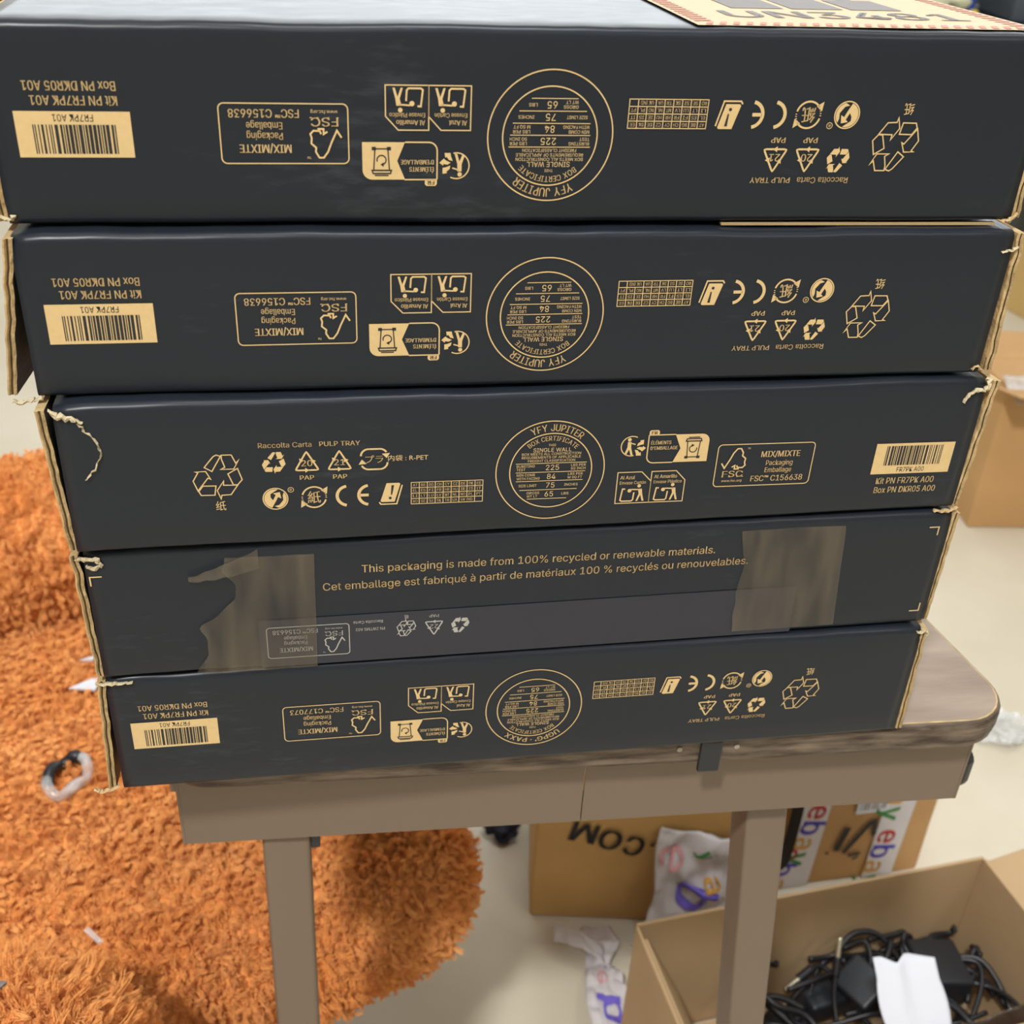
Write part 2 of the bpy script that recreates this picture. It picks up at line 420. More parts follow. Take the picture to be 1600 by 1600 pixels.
def front_print(parent, fn, code, fsc_code, ring_text, third):
    """the printing along the front of one carton, upright, millimetres from the middle of the face"""
    K = KPRINT
    A = Art(fn)                                                # barcode panel
    A.rect(171.5, -9.5, 215.8, 8.4, K)
    barcode(A, 177.6, -4.4, 209.3, 6.9, INK)
    A.text('FR7PK ' + code, 193.6, -7.0, INK, 15.5, 2.7, 'c', 0, lay=1)
    A.build('barcode_label', parent)
    A = Art(fn)
    A.text('Kit PN FR7PK ' + code, 175.8, -13.6, K, 33, 3.6, 'l', .012)
    A.text('Box PN DKR05 ' + code, 175.8, -19.1, K, 35.2, 3.6, 'l', .012)
    A.build('part_number_text', parent)
    A = Art(fn); fsc(A, 85.4, -13.2, 137.2, 10.7, fsc_code, K); A.build('certification_mark', parent)
    # disposal marks
    A = Art(fn)
    lw = .5
    for x0, x1, t1, w1, t2, w2 in ((34.5, 52.1, 'Al Azul', 7.6, 'Envase Cartón', 13.6), (52.1, 70, 'Al Amarillo', 12, 'Envase Plástico', 14.8)):
        A.stroke([(x0, -20.8), (x0, -3), (x1 - 5.2, -3), (x1, -8.5), (x1, -20.8)], lw, K, True)
        A.text(t1, x0 + 1.5, -6.0, K, w1, 2.0, 'l', .02); A.text(t2, x0 + 1.5, -9.0, K, w2, 1.8, 'l', .015)
        o = x0 + 2.4
        A.stroke([(o + 2.3, -12.6), (o + .9, -12.5), (o + .1, -19.0), (o + .9, -19.6), (o + 6.0, -19.6), (o + 6.7, -18.9), (o + 7.0, -14.6)], .75, K)
        A.disc(o + 4.6, -13.6, 1.05, K); A.disc(o + 9.4, -11.0, .95, K)
        A.stroke([(o + 5.4, -12.9), (o + 10.0, -13.2)], .7, K)
        A.poly([(o + 8.9, -12.7), (o + 11.0, -12.7), (o + 11.4, -15.5), (o + 12.6, -19.8), (o + 11.6, -19.8), (o + 10.5, -16.2), (o + 9.2, -19.8), (o + 8.3, -19.8), (o + 9.6, -15.5)], K)
    A.poly([(48.4, 17.4), (48.4, 19.3), (49.1, 20.1), (52.9, 20.1), (53.6, 19.3), (53.6, 17.4)], K)
    A.text('FR', 51, 18.7, INK, 3.0, 1.6, 'c', .02, lay=1)
    A.stroke([(48.4, 17.4), (48.4, 5.4)] + A.arcpts(51.9, 5.4, 3.5, 180, 270, 6) + [(62, 1.9)], .6, K)
    A.stroke([(48.4, 17.4), (62.2, 17.4)], .6, K)
    A.poly([(62, 1.9), (79.9, 1.9), (79.9, 13.4)] + A.arcpts(75.9, 13.4, 4, 0, 90, 6)[1:] + [(62, 17.4), (65.3, 9.6)], K)
    A.text('ÉLÉMENTS', 49.8, 13.1, K, 10.4, 1.9, 'l', .025); A.text("D'EMBALLAGE", 49.8, 10.1, K, 14, 1.9, 'l', .025)
    A.stroke([(68.6, 13.3), (69.2, 4.6), (74.6, 4.6), (75.2, 13.3)], .5, INK, lay=1)
    A.stroke([(67.8, 13.5), (75.9, 13.5), (75.5, 14.8), (68.2, 14.8)], .6, INK, True, 1)
    A.stroke([(69, 15.6), (74.8, 15.6)], .5, INK, lay=1)
    A.rect(67.9, 3.8, 69.6, 5.2, INK, 1); A.rect(74.2, 3.8, 75.9, 5.2, INK, 1)
    A.arc(71.9, 9.2, 1.9, 100, 380, .5, INK, 1); A.poly([(71.0, 12), (71.0, 10.2), (72.4, 11.1)], INK, 1)
    # sorting circle with a walking figure
    cx_, cy_ = 40.1, 11.6
    A.arc(cx_, cy_, 5.4, 62, 285, .55, K)
    A.disc(cx_ - 1.4, cy_ + 3.6, .95, K)
    A.poly([(cx_ - 2.2, cy_ + 2.4), (cx_ - .4, cy_ + 2.4), (cx_ - .3, cy_ - .8), (cx_ + .9, cy_ - 5), (cx_ - .2, cy_ - 5), (cx_ - 1.2, cy_ - 1.8), (cx_ - 2.4, cy_ - 4.6), (cx_ - 3.4, cy_ - 4.2), (cx_ - 2.2, cy_ - .6)], K)
    A.stroke([(cx_ - 1, cy_ + 1.8), (cx_ + 1.8, cy_ + .9)], .6, K)
    for a in (38, -8, -52):
        c, q = math.cos(math.radians(a)), math.sin(math.radians(a))
        pl = [(1.4, -.5), (3.6, -1.2), (4.6, -1.8), (6.2, .2), (4.4, 1.2), (4.4, .5), (2.6, .5)]
        A.poly([(cx_ + 1.2 + c * u - q * v, cy_ - .6 + q * u + c * v) for u, v in pl], K)
    A.build('disposal_marks', parent)
    # box maker's certificate
    A = Art(fn); A.ring(0, -.6, 27.1, .55, K); A.ring(.2, -.6, 20.5, .55, K)
    if len(ring_text) < 12: A.arctext(ring_text, 0, -.6, 23.6, 117, 51, 3.7, K, .015)
    else: A.arctext(ring_text, 0, -.6, 23.6, 130, 50, 3.2, K, .02)
    A.arctext('BOX CERTIFICATE', 0, -.6, 17.9, 131, 45, 2.5, K, .015)
    y = -.6
    A.text('THIS', 0, y + 14.2, K, 3.6, 1.2); A.text('SINGLE WALL', .3, y + 11.6, K, 18.9, 2.1)
    A.text('BOX MEETS ALL CONSTRUCTION', 0, y + 9.45, K, 29.4, 1.32); A.text('REQUIREMENTS OF APPLICABLE', 0, y + 7.6, K, 29.4, 1.32)
    A.text('FREIGHT CLASSIFICATION', .2, y + 5.7, K, 23.5, 1.3)
    for yy, a, b in ((4.3, -17.5, 18), (-.6, -17.3, 17.5), (-5.5, -17, 16.6), (-10.5, -15, 14), (-15.6, -11, 9)): A.stroke([(a, y + yy), (b, y + yy)], .35, K)
    A.text('225', .9, y + 1.9, K, 6.6, 2.9); A.text('84', .6, y - 3.1, K, 4.3, 2.9); A.text('75', .4, y - 8.0, K, 4.3, 2.9); A.text('65', 0, y - 13, K, 4.3, 2.9)
    for t, xx, yy, ww in (('BURSTING', -17, 2.9, 9), ('TEST', -17, 1.0, 4.4), ('MIN COMB', -16.7, -2, 9), ('WITH FACING', -16.7, -4.0, 11.5), ('SIZE LIMIT', -15.5, -8, 9), ('GROSS', -11.3, -12.2, 6.4), ('WT LT', -11.2, -14.1, 5.4),
                          ('LBS PER', 10.2, 2.9, 7.4), ('SQ INCH', 10.2, 1.0, 7.4), ('LBS PER', 9, -2, 7.4), ('M SQ FT', 9, -4.0, 7.2), ('INCHES', 7.5, -8, 6.8), ('LBS', 6.4, -13, 3.6)):
        A.text(t, xx, y + yy, K, ww, 1.35, 'l')
    A.build('box_certificate_seal', parent)
    # country code table
    A = Art(fn); x0, x1, y0, y1 = -68.2, -33.3, -16.3, -4.3
    rows = ['AT BE BG CH CY CZ DE DK EE', 'EL ES FI FR HR HU IE IS IT', 'LI LT LU LV MT NL NO PL PT']
    cw = (x1 - x0) / 9; rh = (y1 - y0) / 4
    for i in range(5): A.stroke([(x0 - .2, y0 + i * rh), (x1 + .2, y0 + i * rh)], .38, K)
    for i in range(10):
        if i == 7: A.stroke([(x0 + i * cw, y0 + rh), (x0 + i * cw, y1)], .38, K)
        else: A.stroke([(x0 + i * cw, y0), (x0 + i * cw, y1)], .38, K)
    for r_, t in enumerate(rows):
        for i, q in enumerate(t.split()): A.text(q, x0 + (i + .5) * cw, y1 - (r_ + .5) * rh, K, 2.2, 1.5, 'c', .01)
    for i, q in enumerate('RO SE SI SK TR UA'.split()): A.text(q, x0 + (i + .5) * cw, y0 + .5 * rh, K, 2.2, 1.5, 'c', .01)
    A.text('UK (NI)', x0 + 7 * cw, y0 + .5 * rh, K, 5.6, 1.5, 'c', .01)
    A.build('country_code_table', parent)
    # instruction book, CE, paper, green dot and recycling signs
    A = Art(fn)
    x, y = -78.4, -10.4
    A.poly([(x - 4.6, y - 3.6), (x - 1.6, y + 6.2), (x + 4.4, y + 6.2), (x + 5.0, y + 5.6), (x + 2.2, y - 4.2), (x - 3.9, y - 4.2)], K)
    A.stroke([(x + 5.9, y + 5.0), (x + 3.2, y - 5.4), (x - 4.4, y - 5.4), (x - 5.2, y - 4.2)], .7, K)
    A.poly([(x + .7, y + 5), (x + 2.0, y + 5), (x + 1.0, y - .2), (x + .4, y - .2)], INK, 1); A.disc(x + .05, y - 2, .7, INK, 1)
    A.arc(-98.2, -10.3, 5.3, 100, 260, 1.5, K); A.arc(-88.0, -10.3, 5.3, 100, 260, 1.5, K); A.stroke([(-93, -10.3), (-88.6, -10.3)], 1.5, K)
    x, y = -114.3, -10.4
    A.arc(x, y, 5.6, 35, 165, .8, K); A.arc(x, y, 5.6, 215, 345, .8, K)
    for a in (175, 185, 195, 205, -5, 5, 15, 25): A.arc(x, y, 5.6, a, a + 4, .7, K, n=2)
    A.poly([(x + 3.2, y + 3.6), (x + 6.4, y + 5.6), (x + 6.0, y + 1.6)], K); A.poly([(x - 3.2, y - 3.6), (x - 6.4, y - 5.6), (x - 6.0, y - 1.6)], K)
    A.text('紙', x, y - .1, K, 6.2, 5.2, 'c', .01)
    x, y = -132.3, -10.5
    A.ring(x, y, 5.7, .55, K)
    A.poly(A.arcpts(x, y, 5.2, 75, 250, 18) + [(x + .2, y - 1.2), (x + 1.2, y + .9), (x + 2.7, y + .1), (x + 2.2, y + 3.6), (x - 1.0, y + 3.0), (x + .2, y + 2.0), (x - 1.2, y - .8), (x - 2.2, y + .8), (x - 2.2, y + 2.6)], K)
    A.poly(A.arcpts(x, y, 5.2, -75, 40, 14) + [(x + 3.4, y + 1.6), (x + 3.6, y - .8), (x + 1.6, y - 3.4), (x - .6, y - 4.0)], K)
    A.ring(-125, -5.9, 1.3, .28, K, n=24); A.text('R', -125, -5.9, K, 1.0, 1.2)
    if third:
        A.text('PAP', -101.8, .4, K, 6.6, 2.3, 'c', .02); A.text('PAP', -117.2, .4, K, 6.6, 2.3, 'c', .02)
    else:
        A.text('PAP', -102.4, .4, K, 6.6, 2.3, 'c', .02); A.text('PAP', -117.4, .4, K, 6.6, 2.3, 'c', .02)
    tri_code(A, -101.8, 8.6, '21', K); tri_code(A, -116.9, 8.6, '20', K); mobius(A, -132, 8.7, .49, K)
    A.text('Raccolta Carta', -126.4, 17.9, K, 24.2, 2.6, 'c', .005); A.text('PULP TRAY', -101.4, 17.9, K, 18.8, 2.4, 'c', .012)
    if third:
        x, y = -85.6, 9.2
        A.arc(x - 2.6, y + 1.6, 3.6, 80, 180, .9, K); A.arc(x + 2.6, y + 1.6, 3.6, 30, 95, .9, K); A.arc(x + 2.6, y - 2.0, 3.6, -95, 0, .9, K); A.arc(x - 2.6, y - 2.0, 3.6, 205, 272, .9, K)
        A.stroke([(x - 2.6, y + 5.2), (x + 2.6, y + 5.2)], .9, K); A.stroke([(x - 2.6, y - 5.6), (x + 2.6, y - 5.6)], .9, K)
        A.poly([(x + 3.6, y + 2.6), (x + 7.4, y + 2.9), (x + 5.8, y + .2)], K); A.poly([(x - 3.6, y - 2.6), (x - 7.4, y - 2.9), (x - 5.8, y - .2)], K)
        A.text('プラ', x, y - .3, K, 8.4, 3.4, 'c', .01)
        A.text('内袋 : R-PET', -69.6, 9.2, K, 19, 2.5, 'c')
    mobius(A, -157.9, 2.1, 1, K, .55)
    A.text('纸', -161 if not third else -157.5, -13.3, K, 4.6, 4.0)
    A.build('recycling_symbols', parent)

# ------------------------------------------------------------------ structure
def slab(name, c, d, m):
    b = MB(); b.box((0, 0, 0), d, m); o = b.build(name); o.location = c; return tag(o, kind='structure')
slab('floor', (1, 4.5, -.05), (16, 20, .1), CONCRETE)
slab('ceiling', (1, 4.5, 5.35), (16, 20, .1), CEIL)
slab('wall_back', (1, 14.55, 2.65), (16, .1, 5.3), WALLM)
slab('wall_front', (1, -5.55, 2.65), (16, .1, 5.3), WALLM)
slab('wall_left', (-7.05, 4.5, 2.65), (.1, 20, 5.3), WALLM)
slab('wall_right', (9.05, 4.5, 2.65), (.1, 20, 5.3), WALLM)

# ------------------------------------------------------------------ small desk
YAW = 0.188
def T(x, y, z=0):                       # desk frame: x along the front edge, y to the back, z from the desk top
    return Vector((.018 + x * math.cos(YAW) - y * math.sin(YAW), .478 + x * math.sin(YAW) + y * math.cos(YAW), TZ + z))
desk = empty('desk', (.018, .478, 0), YAW, 'small desk with dark wood top and taupe steel legs under the black boxes', 'desk')
def rounded_outline(pts, rad, n=8):
    out = []
    for i, p in enumerate(pts):
        p = Vector(p).to_2d(); a = Vector(pts[i - 1]).to_2d(); c = Vector(pts[(i + 1) % len(pts)]).to_2d()
        u = (a - p).normalized(); v = (c - p).normalized(); an = u.angle(v); r = rad[i]; d = r / math.tan(an / 2)
        s, e = p + u * d, p + v * d
        ctr = p + (u + v).normalized() * (r / math.sin(an / 2))
        a0 = math.atan2(*(s - ctr).yx); a1 = math.atan2(*(e - ctr).yx)
        while a1 - a0 > math.pi: a1 -= 2 * math.pi
        while a1 - a0 < -math.pi: a1 += 2 * math.pi
        for k in range(n + 1):
            t = a0 + (a1 - a0) * k / n; out.append(ctr + Vector((math.cos(t), math.sin(t))) * r)
    return out
OUT = rounded_outline([(-.2190, .0195), (.317, -.0010), (.262, .452), (-.176, .452)], [.035, .034, .03, .03])
def prism(name, outline, prof, mats, parent, mi_of):
    """outline pushed inwards by prof [(inset, z)] - the edge profile of the slab, top and bottom closed"""
    n = len(outline); vs = []; fs = []; mi = []
    c = sum(outline, Vector((0, 0))) / n
    nr = []
    for i in range(n):
        t = outline[(i + 1) % n] - outline[i - 1]; nr.append(Vector((-t.y, t.x)).normalized())
    for ins, z in prof:
        for p, q in zip(outline, nr): vs.append(((p + q * ins).x, (p + q * ins).y, z))
    for k in range(len(prof) - 1):
        for i in range(n):
            fs.append((k * n + i, (k + 1) * n + i, (k + 1) * n + (i + 1) % n, k * n + (i + 1) % n)); mi.append(mi_of(k))
    fs.append(tuple(range(n))[::-1]); mi.append(mi_of(-1))
    fs.append(tuple((len(prof) - 1) * n + i for i in range(n))); mi.append(mi_of(len(prof)))
    return link(name, vs, fs, mats, parent, mi)
o = prism('tabletop', OUT, [(.010, TZ - .025), (.004, TZ - .0235), (.001, TZ - .019), (0, TZ - .013), (0, TZ - .0035), (.0012, TZ - .0012), (.0026, TZ - .0002), (.0036, TZ)],
          [WOODTOP, WOODEDGE, KEDGE], desk, lambda k: 0 if k in (8,) else (2 if k == 6 else 1))
# apron: two lengths of bent steel that meet at a seam
def apron(x0, y0, x1, y1, endcap=0):
    b = MB(); a = math.atan2(y1 - y0, x1 - x0); L_ = math.hypot(x1 - x0, y1 - y0)
    R = Matrix.Rotation(a, 3, 'Z')
    def pl(c, d): b.box(Vector((x0, y0, 0)) + R @ Vector(c), d, STEEL, R)
    zt, zb = TZ - .0255, TZ - .0855
    pl((L_ / 2, 0, (zt + zb) / 2), (L_, .0016, zt - zb))
    pl((L_ / 2, .012, zb + .0008), (L_, .024, .0016)); pl((L_ / 2, .012, zt - .0008), (L_, .024, .0016))
    if endcap < 0: pl((.0008, .010, (zt + zb) / 2), (.0016, .022, zt - zb))
    if endcap > 0: pl((L_ - .0008, .010, (zt + zb) / 2), (.0016, .022, zt - zb))
    return b.build('apron', desk)
apron(-.2055, .0400, .0425, .0300, -1); apron(.0432, .0300, .3000, .0205, 1)
# side rails under the top and the back rail
for x0, y0, x1, y1 in ((-.2030, .062, -.165, .42), (.2950, .05, .252, .42), (-.16, .40, .24, .40)):
    b = MB(); a = math.atan2(y1 - y0, x1 - x0); L_ = math.hypot(x1 - x0, y1 - y0); R = Matrix.Rotation(a, 3, 'Z')
    b.box(Vector((x0, y0, TZ - .045)) + R @ Vector((L_ / 2, 0, 0)), (L_, .02, .038), STEEL, R); b.build('side_rail', desk)
def leg(xt, yt, xb, yb, w_=.0295, d_=.03):
    b = MB(); vs, fs = rbox_data((w_, d_, 1), .003, 2)
    zt, zb = TZ - .0655, .004
    pts = []
    for v in vs:
        t = v.z + .5; pts.append(Vector((xb + (xt - xb) * t + v.x, yb + (yt - yb) * t + v.y, zb + (zt - zb) * t)))
    b.add(pts, fs, STEEL); o_ = b.build('leg', desk, smooth=True)
    f = MB(); f.box((xb, yb - .06, .012), (w_ + .006, .20, .024), STEEL, bev=.003); f.build('foot', desk)
    return o_
leg(-.1437, .0565, -.152, .062); leg(.1722, .0515, .240, .055)
b = MB(); b.box((-.1260, .0500, TZ - .0965), (.006, .012, .016), DKPLASTIC, bev=.001); b.build('spring_button', desk)
b = MB(); b.box((.3230, .062, TZ - .092), (.016, .030, .030), DKPLASTIC, bev=.006); b.build('side_knob', desk)
b = MB(); b.box((.1125, .0065, TZ - .0145), (.0135, .0035, .0245), DKPLASTIC, Matrix.Rotation(-.038, 3, 'Z'), bev=.001); b.build('clip', desk)
for x_, z_ in ((.0930, -.0085), (.1285, -.0085)):
    b = MB(); c = T(0, 0); n_ = 14
    vs = [(x_ + .0017 * math.cos(k / n_ * 6.283), .0068 - (x_ - .09) * .038, TZ + z_ + .0017 * math.sin(k / n_ * 6.283)) for k in range(n_)]
    vs += [(v[0], v[1] + .003, v[2]) for v in vs]
    b.add(vs, [tuple(range(n_))] + [(i, n_ + i, n_ + (i + 1) % n_, (i + 1) % n_) for i in range(n_)], SCREW); b.build('screw_plug', desk)

# ------------------------------------------------------------------ black cartons
PITCH = 0.076625
DEPTH = 0.335
def carton(idx, label, xy, yaw, zs, art, flareL=(0, 0), flareR=(0, 0), seed=0, wd=.2300):
    """zs: heights of the front's lower and upper edge above the desk at the left and right: (bl, br, tl, tr)"""
    z0 = (5 - idx) * PITCH
    e = empty('shipping_box', (xy[0], xy[1], TZ + z0), yaw, label, 'box', 'stack of flat black boxes on the desk')
    bl, br, tl, tr = [z - z0 for z in zs]
    def warp(x, y, t, dz=0):
        s = x / .46 + .5
        return bl + (br - bl) * s + t * ((tl + (tr - tl) * s) - (bl + (br - bl) * s)) + dz
    H_ = .0755; r1, r2 = .0028, .0040
    prof = [(DEPTH, 0), (.18, 0), (r1, 0)] + [(r1 - r1 * math.sin(a), r1 - r1 * math.cos(a)) for a in (.5, 1.0)] + [(0, r1)]
    prof += [(0, H_ * f) for f in (.2, .4, .6, .8)] + [(0, H_ - r2)] + [(r2 - r2 * math.cos(a), H_ - r2 + r2 * math.sin(a)) for a in (.3, .6, .9, 1.2)] + [(r2, H_)]
    prof += [(.02, H_), (.06, H_), (.18, H_), (DEPTH, H_)]
    N = 72; hw = wd - .0052; vs = []; fs = []; mi = []; n = len(prof)
    for i in range(N + 1):
        x = -hw + 2 * hw * i / N
        edge = max(0, 1 - (hw - abs(x)) / .012)
        for j, (y, z) in enumerate(prof):
            t = z / H_
            nz = noise.noise(Vector((x * 14 + seed * 7, t * 2, seed))) * .0011 + noise.noise(Vector((x * 60 + seed * 3, t * 3, seed + 5))) * .0004
            fold = max(0, (t - .80) / .2) if y < .03 else (.3 if t > .5 else 0)
            fold2 = max(0, (.08 - t) / .08) if y < .03 else 0
            dz = nz * fold + nz * .5 * fold2 - .0010 * edge * fold
            vs.append((x, y + .0006 * fold * noise.noise(Vector((x * 25, seed, 1))) +   .0012 * edge * fold, warp(x, y, t, dz)))
    for i in range(N):
        for j in range(n):
            fs.append((i * n + j, i * n + (j + 1) % n, (i + 1) * n + (j + 1) % n, (i + 1) * n + j)); mi.append(0)
    fs.append(tuple(range(n))[::-1]); mi.append(1); fs.append(tuple(N * n + j for j in range(n))); mi.append(1)
    body = link('carton_body', vs, fs, [BLACK, KEDGE], e, mi)
    for k, p in enumerate(body.data.polygons): p.use_smooth = mi[k] == 0
    # corrugated side walls whose raw front edges show at both ends
    for sg, fl in ((-1, flareL), (1, flareR)):
        th = .0040; K_ = 22; vs = []; fs = []; mi = []
        cols = [(0, 0), (.25, -.0006), (.4, .0004), (.62, .0003), (.78, -.0007), (1, 0)]
        ys = [0, .002, .05, DEPTH]
        for k in range(K_ + 1):
            t = .02 + .955 * k / K_
            off = fl[0] * (1 - t) + fl[1] * t
            wob = noise.noise(Vector((t * 9, seed + sg, 3))) * .0008
            for yi, y in enumerate(ys):
                for c, dy in cols:
                    x = sg * (wd - .0048 + th * c + off * max(0, 1 - y / .12)) + wob * (yi == 0)
                    yy = y + (.0006 + dy + noise.noise(Vector((t * 40, c * 5, seed))) * .0006 if yi == 0 else 0)
                    vs.append((x, yy, warp(sg * wd, y, t)))
        nc = len(cols); row = nc * len(ys)
        idx_ = lambda k, y, c: k * row + y * nc + c
        for k in range(K_):
            for c in range(nc - 1):
                q = (idx_(k, 0, c), idx_(k, 0, c + 1), idx_(k + 1, 0, c + 1), idx_(k + 1, 0, c)); fs.append(q if sg > 0 else q[::-1]); mi.append(2 if c == 2 else 1)
            for y in range(len(ys) - 1):
                q = (idx_(k, y, nc - 1), idx_(k, y + 1, nc - 1), idx_(k + 1, y + 1, nc - 1), idx_(k + 1, y, nc - 1)); fs.append(q if sg > 0 else q[::-1]); mi.append(0)
                q = (idx_(k, y, 0), idx_(k, y + 1, 0), idx_(k + 1, y + 1, 0), idx_(k + 1, y, 0)); fs.append(q[::-1] if sg > 0 else q); mi.append(1 if sg > 0 else 0)
        for k in (0, K_):
            for y in range(len(ys) - 1):
                for c in range(nc - 1): fs.append((idx_(k, y, c), idx_(k, y, c + 1), idx_(k, y + 1, c + 1), idx_(k, y + 1, c))); mi.append(1)
        link('side_wall', vs, fs, [BLACK, KEDGE, FLUTE], e, mi)
    # printing plane: the fitted artwork grid of this box
    dz, rb, flip = art
    def fn(x, y, lay=0):
        s = (-x if flip else x) / 1000; t = (-y if flip else y) / 1000
        return Vector((s, -.00035 - .00012 * lay, PITCH / 2 + t + dz + s * rb))
    return e, fn, warp

def torn(parent, pts, seed, name='torn_corner', m=TORN):
    """a crushed scrap of peeled board: a crumpled strip along pts (x, y, z, half width)"""
    random.seed(seed); vs = []; fs = []
    fine = []
    for p, q in zip(pts, pts[1:]):
        for k in range(4):
            t = k / 4; w_ = [p[i] + (q[i] - p[i]) * t for i in range(4)]; fine.append((w_[0] + random.uniform(-.0005, .0005), w_[1], w_[2] + random.uniform(-.0006, .0006), w_[3] * random.uniform(.55, 1.1)))
    pts = fine + [pts[-1]]; n = len(pts)
    for i, (x, y, z, h) in enumerate(pts):
        j = lambda a: random.uniform(-a, a)
        a = Vector(pts[min(i + 1, n - 1)][:3]) - Vector(pts[max(i - 1, 0)][:3]); s = Vector((-a.z, 0, a.x)).normalized() if a.length else Vector((1, 0, 0))
        c = Vector((x, y, z))
        vs += [c - s * h * random.uniform(.3, 1.2) + Vector((0, j(.0005), 0)), c + Vector((j(.0005), -.0005 - abs(j(.0008)), j(.0005))), c + s * h * random.uniform(.3, 1.2) + Vector((0, j(.0006), 0)), c + Vector((0, .002, 0))]
    for i in range(n - 1):
        for k in range(4): fs.append((i * 4 + k, i * 4 + (k + 1) % 4, i * 4 + 4 + (k + 1) % 4, i * 4 + 4 + k))
    fs.append((0, 1, 2, 3)); k = (n - 1) * 4; fs.append((k + 3, k + 2, k + 1, k))
    return link(name, vs, fs, m, parent)

B1, f1, w1 = carton(1, 'topmost black box of the stack, UN3481 sticker on top, barcode left, printing upside down', (.00782, .48988), .18443, (.3078, .3095, .3865, .3915), (.00046, .00679, True), seed=1)
front_print(B1, f1, 'A01', 'C156638', 'YFY JUPITER', False)
B2, f2, w2 = carton(2, 'second black box from the top, widest open seams at both ends, printing upside down', (.01026, .48221), .19072, (.2340, .2337, .3066, .3070), (-.00024, .00293, True), (.0085, -.002), (.0035, .001), seed=2)
front_print(B2, f2, 'A01', 'C156638', 'YFY JUPITER', False)
B3, f3, w3 = carton(3, 'middle black box of the stack, the only one with symbols printed right way up', (.01764, .47816), .20756, (.1577, .1555, .2334, .2315), (-.00067, -.01433, False), (-.001, .003), (-.001, .003), seed=3)
front_print(B3, f3, 'A00', 'C156638', 'YFY JUPITER', True)
B4, f4, w4 = carton(4, 'fourth black box from the top, with recycled packaging sentence and two clear tapes', (.01814, .47960), .19408, (.0788, .0797, .1552, .1542), (.00023, 0, False), (-.001, .0015), (-.0015, 0), seed=4)
B5, f5, w5 = carton(5, 'bottom black box standing directly on the desk top, printing upside down', (.01805, .47809), .18345, (.0006, .0006, .0778, .0786), (.00022, .00227, True), (.0035, -.0005), (.0005, -.001), seed=5)
front_print(B5, f5, 'A01', 'C177073', "UGPG' · PAXX", False)

# bare lower edge of the topmost box, and its battery label on top
b = MB(); b.box((.150, .0020, .0009 + .0005), (.136, .003, .0010), KLABEL); b.build('raw_lower_edge', B1)
def ftop(x, y, lay=0):
    X_, Y_ = x / 1000, y / 1000
    return Vector((X_, Y_, w1(X_, Y_, 1) + .0008 + .0002 * lay))
A = Art(ftop)
A.rect(62, 8, 222, 153, KLABEL)
for i in range(26):                                             # hatched border
    q = 66 + i * 6
    A.poly([(q, 10), (q + 3, 10), (q + 6, 18), (q + 3, 18)], RED, 1); A.poly([(q, 143), (q + 3, 143), (q + 6, 151), (q + 3, 151)], RED, 1)
for i in range(20):
    q = 19 + i * 6.2
    A.poly([(212, q), (212, q + 3), (220, q + 5), (220, q + 2)], RED, 1); A.poly([(64, q), (64, q + 3), (72, q + 5), (72, q + 2)], RED, 1)
A.text('UN3481', 143, 45, GREYPRINT, 116, 22, 'c', .02, lay=1)
for k, (x0, x1) in enumerate(((96, 122), (126, 152), (156, 182))):   # row of cells, one broken and burning
    A.rect(x0, 66, x1, 104, GREYPRINT, 1); A.rect(x0 + 9, 104, x0 + 17, 108, GREYPRINT, 1)
A.poly([(100, 112), (96, 122), (104, 134), (103, 124), (112, 138), (112, 124), (120, 132), (118, 118), (112, 112)], GREYPRINT, 1)
A.poly([(150, 118), (156, 122), (172, 114), (180, 118), (176, 112), (158, 113)], GREYPRINT, 1)
o = A.build('battery_label', B1)

# crushed corners and tears
torn(B3, [(-.2265, .002, .0775, .0012), (-.2235, -.0006, .0762, .0018), (-.219, -.001, .0755, .0016), (-.2155, -.001, .0742, .0014), (-.2125, -.0008, .0725, .0006)], 3)
torn(B3, [(-.2145, -.0003, .0725, .0007), (-.2120, -.0004, .0680, .0006), (-.2082, -.0004, .0625, .0005), (-.2072, -.0004, .0570, .0005), (-.2090, -.0004, .0515, .0006), (-.2128, -.0004, .0465, .0004), (-.2155, -.0003, .0437, .0003)], 4, 'torn_crease')
torn(B3, [(.2270, .003, .0765, .0020), (.2262, 0, .0738, .0020), (.2235, -.001, .0722, .0016), (.2190, -.001, .0722, .0016), (.2160, -.001, .0700, .0010), (.2135, -.0008, .0655, .0005)], 5)
torn(B3, [(.2140, -.0006, .0010, .0008), (.2190, -.0008, .0006, .0012), (.2245, -.0006, .0010, .0014), (.2280, 0, .0025, .0012)], 15, m=KLABEL)
torn(B4, [(-.2285, .001, .0745, .0014), (-.2235, -.0008, .0755, .0016), (-.2175, -.001, .0745, .0018), (-.2165, -.001, .0712, .0018), (-.2200, -.0008, .0700, .0014), (-.2235, -.0004, .0715, .0010)], 6)
torn(B5, [(-.2295, .001, .0745, .0010), (-.2240, -.0008, .0750, .0014), (-.2180, -.001, .0752, .0008), (-.2110, -.001, .0755, .0005)], 7)
torn(B5, [(.2215, -.0008, .0755, .0007), (.2262, -.0006, .0768, .0012), (.2285, .0002, .0745, .0012), (.2275, .0006, .0715, .0006)], 8)
torn(B5, [(-.2400, -.0006, .0030, .0010), (-.2360, -.0010, .0012, .0016), (-.2310, -.0008, .0022, .0014), (-.2268, -.0004, .0046, .0010)], 9, m=KLABEL)
torn(B2, [(-.2360, -.0004, .0030, .0012), (-.2320, -.0010, .0026, .0014), (-.2270, -.0008, .0036, .0012), (-.2230, -.0006, .0046, .0008)], 10)
torn(B2, [(.2280, 0, .0690, .0008), (.2235, -.0008, .0672, .0007), (.2195, -.0006, .0668, .0004)], 11)
